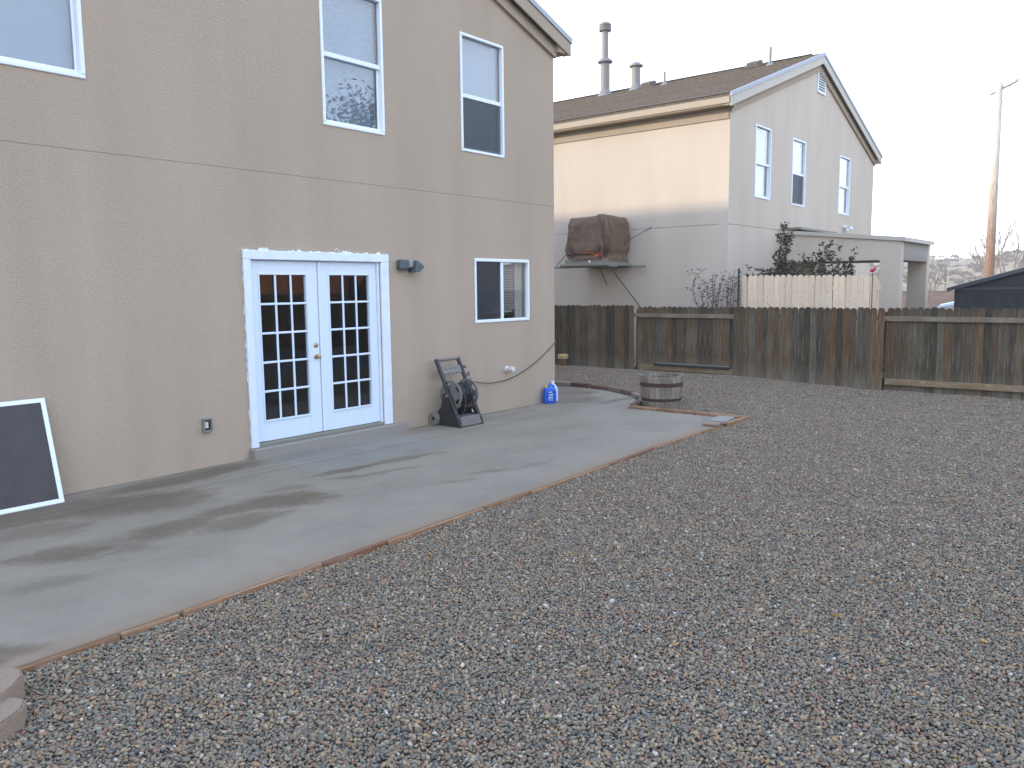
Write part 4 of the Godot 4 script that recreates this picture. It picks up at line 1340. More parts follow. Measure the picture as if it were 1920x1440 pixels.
# ------------------------------------------------------------------ small things by the near house
func wall_fittings() -> void:
	# floodlight: a box with an angled hood
	var l := thing("wall_lamp", "grey-green floodlight mounted on stucco right of the french doors", "wall lamp", Vector3(7.5, 2.17, 0.0))
	var a := st()
	box(a, Vector3(-0.075, 0.0, 0.05), Vector3(0.16, 0.13, 0.10), 0.02)
	part("junction_box", a, M.lamp_grey, l)
	var b := st()
	box(b, Vector3(0.03, 0.012, 0.07), Vector3(0.1, 0.10, 0.09), 0.015, Basis(Vector3.UP, 0.3))
	part("lamp_glass", b, M.lamp_glass, l)
	var c := st()
	extrude(c, pv([[0.06, 0.055], [0.09, 0.065], [0.215, -0.01], [0.20, -0.035], [0.13, -0.085], [0.05, -0.09]]), Vector3(0, 0, 0.02), Vector3.RIGHT, Vector3.UP, Vector3(0.01, -0.01, 0.12))
	part("hood", c, M.lamp_grey, l)
	# outlet
	var o := thing("outlet_cover", "open weatherproof outlet box low on the wall left of the doors", "outlet", Vector3(4.57, 0.45, 0.0))
	var s := st()
	for q in [[0, 0.064, 0.1, 0.02], [0, -0.064, 0.1, 0.02], [-0.045, 0, 0.016, 0.108], [0.045, 0, 0.016, 0.108]]:
		box(s, Vector3(q[0], q[1], 0.02), Vector3(q[2], q[3], 0.042), 0.004)
	part("box", s, M.pipe_grey, o)
	part("recess", b2(-0.037, -0.054, 0.002, 0.037, 0.054, 0.006), M.rubber, o)
	part("socket", b2(-0.026, -0.035, 0.0061, 0.014, 0.035, 0.022, 0.004), M.off_white, o)
	# pipe stub
	var p := thing("pipe_stub", "short white plastic pipe stub sticking out of the wall", "pipe", Vector3(9.58, 0.625, 0.0))
	var t := st()
	lathe(t, [Vector2(0.05, 0), Vector2(0.05, 0.012), Vector2(0.036, 0.016), Vector2(0.036, 0.07), Vector2(0.043, 0.072), Vector2(0.043, 0.13), Vector2(0.036, 0.142), Vector2(0.0, 0.142)], 16, Transform3D(Basis(Vector3.RIGHT, PI / 2) , Vector3.ZERO))
	part("pipe", t, M.off_white, p)
	# window screen leaning on the wall
	var w := thing("window_screen", "framed dark window screen leaning on the wall at the left edge", "window screen", Vector3(2.99, 0.0, 0.30))
	var tilt := Basis(Vector3.RIGHT, -0.275)
	var W := 1.22
	var H := 0.955
	var fr := st()
	for q in [[-W / 2, H - 0.02, W, 0.04], [-W / 2, 0.02, W, 0.04]]:
		box(fr, tilt * Vector3(q[0], q[1], 0), Vector3(q[2], q[3], 0.014), 0.003, tilt)
	for x in [-0.02, -W + 0.02]:
		box(fr, tilt * Vector3(x, H / 2, 0), Vector3(0.04, H - 0.08, 0.0135), 0.003, tilt)
	part("frame", fr, M.white, w)
	part("mesh", bx(tilt * Vector3(-W / 2, H / 2, 0.001), Vector3(W - 0.07, H - 0.07, 0.001), 0.0, tilt), M.screen_dense, w)

func hose_reel() -> void:
	var r := thing("hose_reel", "black and grey hose reel cart parked against the wall", "hose reel", Vector3(8.14, 0, 0.31))
	for sx in [-1.0, 1.0]:
		var x: float = sx * 0.215
		var s := st()
		bar(s, Vector3(x, 0.0, 0.25), Vector3(x, 0.90, -0.19), 0.042, 0.058, 0.01, Vector3.RIGHT)
		part("side_rail", s, M.black_plastic, r)
		var p := st()
		extrude(p, pv([[0.27, 0.0], [0.235, 0.10], [0.1, 0.2], [0.03, 0.42], [-0.06, 0.44], [-0.1, 0.25], [-0.22, 0.13], [-0.22, 0.04], [-0.14, 0.03], [-0.1, 0.0]]), Vector3(x - 0.013, 0.004, 0), Vector3.BACK, Vector3.UP, Vector3(0.026, 0, 0))
		part("side_panel", p, M.black_plastic, r)
		var rot := Basis(Vector3.BACK, -PI / 2 * sx)
		var wh := st()
		lathe(wh, [Vector2(0.0, 0), Vector2(0.05, 0.0), Vector2(0.088, 0.004), Vector2(0.094, 0.012), Vector2(0.094, 0.038), Vector2(0.086, 0.046), Vector2(0.06, 0.04), Vector2(0.05, 0.046), Vector2(0.0, 0.046)], 24, Transform3D(rot, Vector3(x + sx * 0.02, 0.095, -0.2)))
		var wheel := part("wheel", wh, M.grey_plastic, r)
		var hb := st()
		lathe(hb, [Vector2(0.026, 0.045), Vector2(0.026, 0.056), Vector2(0.0, 0.056)], 12, Transform3D(rot, Vector3(x + sx * 0.02, 0.095, -0.2)))
		part("hub", hb, M.rubber, wheel)
		# drum flange: rim, hub plate and four spokes
		var f := st()
		var fx: float = sx * 0.165
		var rb := Basis(Vector3.BACK, -PI / 2)
		lathe(f, [Vector2(0.165, -0.008), Vector2(0.198, -0.012), Vector2(0.205, 0.0), Vector2(0.198, 0.012), Vector2(0.165, 0.008), Vector2(0.165, -0.008)], 36, Transform3D(rb, Vector3(fx, 0.42, 0.03)))
		lathe(f, [Vector2(0.0, -0.006), Vector2(0.125, -0.006), Vector2(0.125, 0.006), Vector2(0.0, 0.006)], 28, Transform3D(rb, Vector3(fx, 0.42, 0.03)))
		for k in 5:
			var a := TAU * k / 5.0 + 0.3
			bar(f, Vector3(fx, 0.42 + cos(a) * 0.12, 0.03 + sin(a) * 0.12), Vector3(fx, 0.42 + cos(a) * 0.168, 0.03 + sin(a) * 0.168), 0.1, 0.012, 0.002, Vector3.RIGHT)
		part("drum_flange", f, M.grey_plastic, r)
	var ax := st()
	tube(ax, PackedVector3Array([Vector3(-0.26, 0.42, 0.03), Vector3(0.28, 0.42, 0.03)]), 0.022, 10)
	part("axle", ax, M.grey_plastic, r)
	# wound hose, two layers
	var h := st()
	var pts := PackedVector3Array()
	for layer in 3:
		var turns := 9
		for i in turns * 22:
			var t := float(i) / (turns * 22)
			var a := TAU * turns * t
			var x := lerpf(-0.135, 0.135, t if layer % 2 == 0 else 1.0 - t)
			var rr := 0.09 + layer * 0.024 + noise.get_noise_2d(i * 0.9, layer * 30.0) * 0.012
			pts.append(Vector3(x + noise.get_noise_2d(i * 1.3, 77.0) * 0.008, 0.42 + cos(a) * rr, 0.03 + sin(a) * rr))
	tube(h, pts, 0.0125, 6)
	part("wound_hose", h, M.hose, r)
	# a slack loop over the front and the tail end
	var lp := st()
	tube(lp, curve([Vector3(0.0, 0.57, 0.03), Vector3(0.02, 0.52, 0.19), Vector3(0.05, 0.38, 0.22), Vector3(0.09, 0.26, 0.19), Vector3(0.13, 0.2, 0.12)], 6), 0.012, 6)
	tube(lp, curve([Vector3(-0.15, 0.54, 0.1), Vector3(-0.12, 0.42, 0.235), Vector3(-0.13, 0.25, 0.25), Vector3(-0.17, 0.14, 0.2)], 6), 0.009, 6)
	part("slack_hose", lp, M.hose, r)
	var nz := st()
	tube(nz, PackedVector3Array([Vector3(0.13, 0.21, 0.13), Vector3(0.145, 0.16, 0.15)]), 0.013, 8)
	part("hose_nozzle", nz, M.brass, r)
	# handle: top bar and printed panel
	var up := Basis(Vector3.RIGHT, 0.0) * Basis(Vector3.RIGHT, -0.452)
	var dir := Vector3(0, 0.90, -0.44).normalized()
	var t0 := Vector3(0, 0, 0.25)
	var hd := st()
	box(hd, t0 + dir * 0.985, Vector3(0.44, 0.035, 0.04), 0.01, up)
	part("handle_bar", hd, M.grey_plastic, r)
	var pn := st()
	box(pn, t0 + dir * 0.83, Vector3(0.392, 0.115, 0.02), 0.006, up)
	for x in [-0.12, -0.01, 0.09]:
		pass
	var panel := part("handle_panel", pn, M.grey_plastic, r)
	for x in [-0.11, -0.01, 0.09]:
		var sc := st()
		lathe(sc, [Vector2(0.009, 0.0), Vector2(0.009, 0.003), Vector2(0.0, 0.003)], 8, Transform3D(up * Basis(Vector3.RIGHT, PI / 2), t0 + dir * 0.845 + Vector3(x, 0, 0) + up * Vector3(0, 0, 0.0102)))
		part("screw", sc, M.rubber, panel)
	# crank and hose guide on the right
	var cr := st()
	tube(cr, curve([Vector3(0.24, 0.42, 0.03), Vector3(0.275, 0.43, 0.03), Vector3(0.28, 0.52, 0.0), Vector3(0.28, 0.58, -0.03), Vector3(0.31, 0.6, -0.03)], 4), 0.011, 6)
	tube(cr, PackedVector3Array([Vector3(0.22, 0.62, -0.07), Vector3(0.27, 0.66, -0.07), Vector3(0.3, 0.70, -0.06), Vector3(0.29, 0.63, -0.05)]), 0.010, 6)
	tube(cr, PackedVector3Array([Vector3(0.2, 0.76, -0.12), Vector3(0.25, 0.775, -0.1), Vector3(0.26, 0.755, -0.08)]), 0.014, 6)
	part("crank", cr, M.black_plastic, r)
	# ribbed tray at the foot
	var ty := st()
	box(ty, Vector3(0, 0.068, 0.235), Vector3(0.39, 0.125, 0.02), 0.006, Basis(Vector3.RIGHT, -0.32))
	box(ty, Vector3(0, 0.125, 0.13), Vector3(0.39, 0.014, 0.19), 0.004)
	for k in 5:
		box(ty, Vector3(0, 0.022 + k * 0.023, 0.262 - k * 0.0075), Vector3(0.37, 0.006, 0.008), 0.002)
	part("tray", ty, M.grey_plastic, r)
	# thin hose hanging from the reel to the house corner
	var g := st()
	var gx := curve([Vector3(8.36, 0.62, 0.24), Vector3(8.5, 0.585, 0.16), Vector3(8.71, 0.525, 0.07), Vector3(8.95, 0.475, 0.04), Vector3(9.25, 0.448, 0.03), Vector3(9.63, 0.475, 0.03), Vector3(10.03, 0.58, 0.03), Vector3(10.31, 0.69, 0.03), Vector3(10.53, 0.80, 0.03), Vector3(10.78, 0.94, 0.03), Vector3(10.845, 0.98, 0.0), Vector3(10.85, 1.0, -0.15)], 5)
	tube(g, gx, 0.0065, 6)
	var o := part("leader_hose", g, M.hose)
	tag(o, "thin black hose sagging along the wall from reel to house corner", "hose")

func jugs() -> void:
	var j := thing("blue_jug", "blue plastic jug with yellow cap and printed label at house corner", "jug", Vector3(10.5, 0, 0.13), -0.42)
	var s := st()
	# body: rounded rectangle lofted upward, shoulder slopes up to the handle side
	loft(s, [[0.0, 0.098, 0.056], [0.012, 0.105, 0.062], [0.18, 0.105, 0.062], [0.225, 0.098, 0.056], [0.255, 0.078, 0.042], [0.262, 0.05, 0.03]], 20, 0.35)
	part("body", s, M.blue_jug, j)
	var hd := st()
	tube(hd, curve([Vector3(0.085, 0.22, 0), Vector3(0.07, 0.28, 0), Vector3(0.0, 0.295, 0), Vector3(-0.03, 0.27, 0)], 5), 0.017, 8)
	part("handle", hd, M.blue_jug, j)
	var cp := st()
	lathe(cp, [Vector2(0.024, 0.25), Vector2(0.024, 0.295), Vector2(0.02, 0.3), Vector2(0, 0.3)], 14, Transform3D(Basis(), Vector3(-0.06, 0, 0)))
	part("cap", cp, M.yellow_cap, j)
	var im := Image.create(96, 128, false, Image.FORMAT_RGB8)
	im.fill(Color(0.02, 0.2, 0.62))
	var r := RandomNumberGenerator.new()
	r.seed = 5
	im.fill_rect(Rect2i(16, 8, 52, 10), Color(0.75, 0.85, 0.95))
	im.fill_rect(Rect2i(12, 20, 60, 3), Color(0.35, 0.5, 0.85))
	for row in 7:
		var x := 12 + r.randi_range(0, 8)
		var hh: int = [16, 6, 6, 14, 6, 5, 5][row]
		var y: int = [34, 54, 64, 74, 92, 102, 112][row]
		while x < 78:
			var ww := r.randi_range(3, 9)
			im.fill_rect(Rect2i(x, y, ww, hh), Color(0.8, 0.86, 0.95) if r.randf() < 0.8 else Color(0.5, 0.75, 0.6))
			x += ww + r.randi_range(2, 4)
	var lm := StandardMaterial3D.new()
	lm.albedo_texture = ImageTexture.create_from_image(im)
	lm.roughness = 0.4
	var lb := st()
	quad(lb, Vector3(-0.075, 0.03, 0.0655), Vector3(0.055, 0.03, 0.0655), Vector3(0.055, 0.205, 0.0655), Vector3(-0.075, 0.205, 0.0655), Vector3.BACK)
	part("label", lb, lm, j)
	var w := thing("white_jug", "translucent white plastic jug behind the blue jug", "jug", Vector3(10.70, 0, 0.05), -0.5)
	var s2 := st()
	loft(s2, [[0.0, 0.074, 0.07], [0.012, 0.08, 0.076], [0.17, 0.08, 0.076], [0.22, 0.07, 0.066], [0.27, 0.045, 0.042], [0.295, 0.024, 0.024], [0.31, 0.022, 0.022]], 20, 0.5)
	part("body", s2, M.white_jug, w)
	var c2 := st()
	lathe(c2, [Vector2(0.025, 0.305), Vector2(0.026, 0.335), Vector2(0.0, 0.338)], 14)
	part("cap", c2, M.white, w)
	var im2 := Image.create(48, 64, false, Image.FORMAT_RGB8)
	im2.fill(Color(0.78, 0.84, 0.9))
	im2.fill_rect(Rect2i(6, 6, 18, 8), Color(0.25, 0.6, 0.4))
	for k in 5: im2.fill_rect(Rect2i(8 + (k * 5) % 9, 22 + k * 8, 24, 3), Color(0.3, 0.35, 0.55))
	var lm2 := StandardMaterial3D.new()
	lm2.albedo_texture = ImageTexture.create_from_image(im2)
	var lb2 := st()
	quad(lb2, Vector3(-0.05, 0.02, 0.0785), Vector3(0.05, 0.02, 0.0785), Vector3(0.05, 0.15, 0.0785), Vector3(-0.05, 0.15, 0.0785), Vector3.BACK)
	part("label", lb2, lm2, w)

# superellipse sections [y, half x, half z]
func loft(s: SurfaceTool, secs: Array, seg: int, pw: float) -> void:
	var ring := func(q: Array, k: int) -> Vector3:
		var a := TAU * k / seg
		return Vector3(signf(cos(a)) * pow(absf(cos(a)), pw) * q[1], q[0], signf(sin(a)) * pow(absf(sin(a)), pw) * q[2])
	for i in range(secs.size() - 1):
		for k in seg:
			var a: Vector3 = ring.call(secs[i], k)
			var b: Vector3 = ring.call(secs[i], (k + 1) % seg)
			var c: Vector3 = ring.call(secs[i + 1], (k + 1) % seg)
			var d: Vector3 = ring.call(secs[i + 1], k)
			var o := Vector3((a + c).x, 0, (a + c).z).normalized() + Vector3(0, 0.4 if secs[i + 1][1] < secs[i][1] else 0.0, 0)
			quad(s, a, b, c, d, o)
	var top: Array = secs[-1]
	for k in seg:
		tri(s, Vector3(0, top[0], 0), ring.call(top, k), ring.call(top, (k + 1) % seg), Vector3.UP)

func barrel() -> void:
	var at := Vector3(11.22, gh(11.22, 1.76) - 0.02, 1.76)
	var b := thing("half_barrel_planter", "weathered oak half barrel planter with two rusty hoops on the gravel", "planter", at)
	var n := 22
	var rad := func(y: float) -> float: return lerpf(0.278, 0.332, sin(clampf(y / 0.54, 0, 1) * PI * 0.5))
	var stave := st()
	var ys := [0.0, 0.11, 0.22, 0.33, 0.44, 0.54]
	var half := PI / n * 0.965
	for i in range(ys.size() - 1):
		for sgn in [0.0, -0.026]:
			var q := []
			for e in [[-1, 0], [1, 0], [1, 1], [-1, 1]]:
				var y: float = ys[i + e[1]]
				var r: float = rad.call(y) + sgn
				q.append(Vector3(cos(half * e[0]) * r, y, sin(half * e[0]) * r))
			quad(stave, q[0], q[1], q[2], q[3], Vector3.RIGHT if sgn == 0.0 else Vector3.LEFT, Vector2(0.1, 1 - ys[i] * 2), Vector2(0.9, 1 - ys[i] * 2), Vector2(0.9, 1 - ys[i + 1] * 2), Vector2(0.1, 1 - ys[i + 1] * 2))
		for e in [-1.0, 1.0]:
			var r0: float = rad.call(ys[i])
			var r1: float = rad.call(ys[i + 1])
			var dir := Vector3(cos(half * e), 0, sin(half * e))
			quad(stave, dir * r0 + Vector3(0, ys[i], 0), dir * (r0 - 0.026) + Vector3(0, ys[i], 0), dir * (r1 - 0.026) + Vector3(0, ys[i + 1], 0), dir * r1 + Vector3(0, ys[i + 1], 0), Vector3(0, 0, e))
	var rt: float = rad.call(0.54)
	quad(stave, Vector3(cos(half) * rt, 0.54, -sin(half) * rt), Vector3(cos(half) * rt, 0.54, sin(half) * rt), Vector3(cos(half) * (rt - 0.026), 0.54, sin(half) * (rt - 0.026)), Vector3(cos(half) * (rt - 0.026), 0.54, -sin(half) * (rt - 0.026)), Vector3.UP)
	var mesh := stave.commit()
	for k in n:
		var o := part("stave", mesh, M.stave[(k * 3 + k / 2) % 4], b)
		o.rotation.y = TAU * k / n
		o.scale = Vector3(1, rng.randf_range(0.985, 1.01), 1)
	for q in [[0.15, 0.045], [0.375, 0.06]]:
		var h := st()
		var ra: float = rad.call(q[0])
		var rb: float = rad.call(q[0] + q[1])
		lathe(h, [Vector2(ra - 0.001, q[0]), Vector2(ra + 0.004, q[0]), Vector2(rb + 0.004, q[0] + q[1]), Vector2(rb - 0.001, q[0] + q[1])], 44, Transform3D())
		part("hoop", h, M.rust, b)
	var so := st()
	for i in 6:
		for k in 20:
			var q := []
			for e in [[0, 0], [1, 0], [1, 1], [0, 1]]:
				var r: float = 0.3 * (i + e[0]) / 6.0
				var a: float = TAU * ((k + e[1]) % 20) / 20
				q.append(Vector3(cos(a) * r, 0.485 + noise.get_noise_2d(cos(a) * r * 40, sin(a) * r * 40) * 0.02, sin(a) * r))
			quad(so, q[0], q[1], q[2], q[3], Vector3.UP)
	part("soil", so, M.soil, b)
	# small pot at the fence foot by the house corner
	var p := thing("flower_pot", "small brown flower pot with yellowed rim at the fence foot", "flower pot", Vector3(15.08, gh(15.08, -2.86) - 0.01, -2.86))
	p.scale = Vector3(1.0, 1.25, 1.0)
	var s := st()
	lathe(s, [Vector2(0.0, 0.0), Vector2(0.065, 0.0), Vector2(0.088, 0.15)], 20)
	part("body", s, M.pot, p)
	var s2 := st()
	lathe(s2, [Vector2(0.096, 0.14), Vector2(0.115, 0.15), Vector2(0.122, 0.215), Vector2(0.105, 0.225), Vector2(0.09, 0.19), Vector2(0.0, 0.185)], 20)
	part("rim", s2, M.pot_rim, p)

# ------------------------------------------------------------------ the covered cooler on the far house's side
func covered_cooler() -> void:
	var sh := thing("cooler_platform", "steel platform with brace rods fixed to the side of the far house", "platform", Vector3(16.46, 2.33, -2.5))
	var s := st()
	box(s, Vector3(-0.56, 0.02, 0.0), Vector3(1.06, 0.05, 1.3), 0.006)
	part("deck", s, M.galv, sh)
	var ar := st()
	box(ar, Vector3(-1.0, -0.02, -0.05), Vector3(0.05, 0.045, 1.75), 0.004)
	box(ar, Vector3(-0.12, -0.02, 0.33), Vector3(0.05, 0.045, 1.4), 0.004)
	part("beam", ar, M.galv, sh)
	var rods := st()
	tube(rods, PackedVector3Array([Vector3(-0.9, 0.0, 0.55), Vector3(-0.02, -1.02, 0.92)]), 0.010, 6)
	tube(rods, PackedVector3Array([Vector3(-0.5, 0.0, 0.02), Vector3(-0.02, -0.42, -0.05)]), 0.009, 6)
	part("brace_rod", rods, M.dark_metal, sh)
	var guy := st()
	tube(guy, PackedVector3Array([Vector3(-0.35, 0.5, 0.6), Vector3(0.0, 0.85, 1.1)]), 0.008, 6)
	tube(guy, PackedVector3Array([Vector3(-0.95, 0.02, -0.85), Vector3(-0.85, 0.3, -0.6)]), 0.008, 5)
	part("guy_wire", guy, M.dark_metal, sh)
	# covered box
	var t := thing("covered_cooler", "brown tarp tied over a wall cooler on the far house's side", "covered cooler", Vector3(16.46, 2.36, -2.5))
	var base := st()
	box(base, Vector3(-0.53, 0.06, 0.0), Vector3(0.98, 0.11, 1.12), 0.01)
	part("cooler_base", base, M.galv, t)
	var tag_s := st()
	box(tag_s, Vector3(-1.024, 0.065, 0.12), Vector3(0.004, 0.05, 0.05))
	part("tag", tag_s, M.white, t)
	# tarp as one draped surface: rings from hem to top, perimeter parameter u
	var rows := 26
	var cols := 96
	var nf := FastNoiseLite.new()
	nf.seed = 91
	nf.frequency = 1.0
	nf.fractal_octaves = 3
	var pos := func(i: int, k: int) -> Vector3:
		var v := float(i) / (rows - 1)
		var a := TAU * (k % cols) / cols
		var pw := 0.28
		var ux := signf(cos(a)) * pow(absf(cos(a)), pw)
		var uz := signf(sin(a)) * pow(absf(sin(a)), pw)
		var side := minf(v / 0.84, 1.0)
		var top := clampf((v - 0.84) / 0.16, 0.0, 1.0)
		var sh2 := 1.0 - top * 1.0
		var hx := 0.50
		var hz := 0.56
		var tuck := 1.0 - 0.08 * exp(-pow((side - 0.14) / 0.07, 2.0)) + 0.03 * sin(side * PI)
		var fold := nf.get_noise_2d(cos(a) * 3.0 + sin(a) * 5.0, side * 0.9 + 4.0) * 0.04 + nf.get_noise_2d(a * 7.0, side * 1.2) * 0.045
		# folds fan out from the raised front corner
		var dz := uz - 0.25
		fold += 0.025 * sin(dz * 16.0 + side * 4.0) * (1.0 - side) * (1.0 if ux < -0.5 else 0.4)
		fold *= smoothstep(0.0, 0.1, side) * (1.0 - top)
		var y := 0.09 + side * 0.93
		y += 0.05 * exp(-pow((uz - 0.75) / 0.35, 2.0)) * side * (1.0 if ux < 0 else 0.3)
		y += top * 0.05 + nf.get_noise_2d(ux * 3.0 + 9.0, uz * 3.0) * 0.02 * side
		var round := 1.0 - 0.07 * smoothstep(0.86, 1.0, side)
		return Vector3(-0.53 + ux * (hx * tuck * round + fold) * sh2, y + 0.02 * smoothstep(0.8, 1.0, side), uz * (hz * tuck * round + fold) * sh2 + 0.03)
	var N := []
	for i in rows:
		var row := []
		for k in cols:
			var dx: Vector3 = pos.call(i, k + 1) - pos.call(i, (k + cols - 1) % cols)
			var dy: Vector3 = pos.call(min(i + 1, rows - 1), k) - pos.call(max(i - 1, 0), k)
			var nn := dy.cross(dx).normalized()
			var o: Vector3 = pos.call(i, k) - Vector3(-0.53, 0.5, 0)
			if nn.dot(o) < 0: nn = -nn
			row.append(nn)
		N.append(row)
	var tp := st()
	for i in range(rows - 1):
		for k in cols:
			var k1 := (k + 1) % cols
			var a: Vector3 = pos.call(i, k)
			var b: Vector3 = pos.call(i, k1)
			var c: Vector3 = pos.call(i + 1, k1)
			var d: Vector3 = pos.call(i + 1, k)
			tri_n(tp, a, b, c, N[i][k], N[i][k1], N[i + 1][k1])
			tri_n(tp, a, c, d, N[i][k], N[i + 1][k1], N[i + 1][k])
	part("tarp", tp, M.tarp, t)
	var st1 := st()
	var band := curve([Vector3(-1.03, 0.245, -0.1), Vector3(-1.045, 0.25, 0.1), Vector3(-1.045, 0.24, 0.22), Vector3(-1.04, 0.2, 0.3), Vector3(-1.05, 0.16, 0.36), Vector3(-1.04, 0.2, 0.42), Vector3(-1.03, 0.25, 0.44)], 4)
	for i in range(band.size() - 1):
		bar(st1, band[i], band[i + 1], 0.008, 0.035, 0.0, Vector3.RIGHT)
	bar(st1, Vector3(-1.05, 0.17, 0.3), Vector3(-1.055, 0.23, 0.38), 0.012, 0.03)
	part("tie_strap", st1, M.strap, t)
	var st2 := st()
	tube(st2, curve([Vector3(-1.0, 0.23, -0.54), Vector3(-1.035, 0.225, -0.3), Vector3(-1.04, 0.235, -0.1), Vector3(-1.04, 0.23, 0.3), Vector3(-1.0, 0.2, 0.56)], 4), 0.012, 5)
	part("tie_cord", st2, M.rubber, t)

# ------------------------------------------------------------------ yard beyond
func beyond() -> void:
	# shed
	var sd := thing("garden_shed", "dark metal garden shed with low gable roof behind the fence", "shed", Vector3(20.0, 0, 0))
	var z0 := 4.12
	var z1 := 7.1
	var zm := (z0 + z1) / 2
	var s := st()
	extrude(s, pv([[z0, -0.1], [z1, -0.1], [z1, 1.72], [zm, 2.17], [z0, 1.72]]), Vector3.ZERO, Vector3.BACK, Vector3.UP, Vector3(2.6, 0, 0))
	part("wall", s, M.shed, sd)
	var z := z0 + 0.03
	while z < z1:
		var top := 1.7 + 0.3 * minf(z - z0, z1 - z)
		part("wall_rib", b2(-0.014, 0.0, z, 0.0, 1.70, z + 0.05, 0.004), M.shed, sd)
		z += 0.23
	part("gable_band", b2(-0.022, 1.70, z0, 0.0, 1.755, z1, 0.004), M.shed_trim, sd)
	for sg in [-1.0, 1.0]:
		var r := st()
		var e: float = zm + sg * (z1 - zm + 0.14)
		extrude(r, PackedVector2Array([Vector2(e, 1.70), Vector2(zm, 2.18), Vector2(zm, 2.235), Vector2(e, 1.755)]), Vector3(-0.07, 0, 0), Vector3.BACK, Vector3.UP, Vector3(2.74, 0, 0))
		var rr := part("roof", r, M.shed_roof, sd)
		var f := st()
		extrude(f, PackedVector2Array([Vector2(e, 1.665), Vector2(zm, 2.14), Vector2(zm, 2.225), Vector2(e, 1.745)]), Vector3(-0.095, 0, 0), Vector3.BACK, Vector3.UP, Vector3(0.022, 0, 0))
		part("roof_trim", f, M.shed_trim, rr)
	var lv := st()
	for k in 3:
		box(lv, Vector3(-0.006, 1.86 + k * 0.04, 5.5), Vector3(0.012, 0.016, 0.3), 0.003)
	part("gable_louver", lv, M.shed_trim, sd)
	# block wall
	var w := thing("block_wall", "low mauve concrete block wall at the far side of the field", "wall", Vector3(45.9, 0, 0))
	var bm := [bx(Vector3.ZERO, Vector3(0.19, 0.19, 0.39), 0.008).commit()]
	var y := 0
	for row in 8:
		var zz := -5.6 + (0.2 if row % 2 else 0.0)
		while zz < 6.0:
			if row >= 3:
				var o := part("block", bm[0], M.block if rng.randf() < 0.6 else M.block2, w)
				o.position = Vector3(0, 0.05 + row * 0.2, zz)
			zz += 0.4
	part("wall_core", b2(-0.08, -0.2, -16.0, 0.09, 1.54, 16.0), M.block, w)
	part("wall_cap", b2(-0.12, 1.546, -16.0, 0.12, 1.60, 16.0, 0.01), M.block2, w)
	w.position.y = -0.12
	# car
	var c := thing("parked_car", "silver car half hidden by the dark shed in front of the block wall", "car", Vector3(36.9, -0.05, 0.45))
	c.scale = Vector3.ONE * 1.27
	# side outline in (z, y), car's nose towards -z
	var body := st()
	loft_side(body, [[0.0, 0.3, 0.72, 0.62], [0.12, 0.24, 0.86, 0.80], [0.6, 0.22, 0.97, 0.86], [1.25, 0.22, 1.04, 0.88], [2.2, 0.22, 1.02, 0.89], [3.4, 0.22, 1.02, 0.89], [4.1, 0.24, 1.04, 0.86], [4.35, 0.35, 0.95, 0.8]])
	part("body", body, M.car_paint, c)
	var cab := st()
	extrude(cab, pv([[1.15, 1.0], [1.95, 1.47], [2.4, 1.53], [3.3, 1.5], [4.05, 1.03]]), Vector3(-0.72, 0, 0), Vector3.BACK, Vector3.UP, Vector3(1.44, 0, 0))
	part("cabin_glass", cab, M.car_glass, c)
	var rf := st()
	extrude(rf, pv([[1.9, 1.46], [2.4, 1.545], [3.3, 1.515], [3.6, 1.36], [3.3, 1.47], [2.4, 1.5]]), Vector3(-0.725, 0, 0), Vector3.BACK, Vector3.UP, Vector3(1.45, 0, 0))
	part("roof", rf, M.car_paint, c)
	var pl := st()
	for x in [-0.73, 0.73]:
		bar(pl, Vector3(x, 1.0, 1.12), Vector3(x, 1.48, 1.95), 0.05, 0.05)
		bar(pl, Vector3(x, 1.0, 2.7), Vector3(x, 1.5, 2.75), 0.06, 0.05)
	part("pillar", pl, M.car_paint, c)
	for q in [[-0.8, 0.85], [0.8, 0.85], [-0.8, 3.5], [0.8, 3.5]]:
		var t := st()
		lathe(t, [Vector2(0.2, -0.09), Vector2(0.31, -0.1), Vector2(0.33, -0.06), Vector2(0.33, 0.06), Vector2(0.31, 0.1), Vector2(0.2, 0.09), Vector2(0.0, 0.07)], 20, Transform3D(Basis(Vector3.BACK, PI / 2), Vector3(q[0], 0.33, q[1])))
		part("wheel", t, M.rubber, c)
	for x in [-0.55, 0.55]:
		part("headlight", bx(Vector3(x, 0.72, 0.06), Vector3(0.3, 0.14, 0.1), 0.04), M.lamp_glass, c)
	# utility pole
	var p := thing("utility_pole", "tall weathered wooden utility pole with crossarm beyond the shed", "utility pole", Vector3(38.5, 0, 1.87))
	var ps := st()
	tube(ps, PackedVector3Array([Vector3(0, -0.3, 0), Vector3(0, 2.5, 0.005), Vector3(0, 5.0, 0.0), Vector3(0.01, 7.5, 0.0), Vector3(0.01, 9.78, 0)]), [0.195, 0.182, 0.164, 0.142, 0.12], 16)
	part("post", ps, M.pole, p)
	var dirv := Vector3(-1.51, 0, 0.93).normalized()
	var ca := st()
	bar(ca, dirv * -1.15 + Vector3(0.1, 9.6, 0.13), dirv * 1.15 + Vector3(0.1, 9.6, 0.13), 0.12, 0.1, 0.01)
	part("crossarm", ca, M.pale_wood, p)
	for k in [-1.05, -0.5, 0.6, 1.05]:
		var ins := st()
		lathe(ins, [Vector2(0.02, 0.0), Vector2(0.02, 0.1), Vector2(0.055, 0.12), Vector2(0.05, 0.17), Vector2(0.03, 0.2), Vector2(0.0, 0.21)], 10, Transform3D(Basis(), dirv * k + Vector3(0.1, 9.65, 0.13)))
		part("insulator", ins, M.white, p)
	var bc := st()
	bar(bc, Vector3(0.06, 8.95, 0.1), dirv * 0.6 + Vector3(0.1, 9.56, 0.13), 0.03, 0.01)
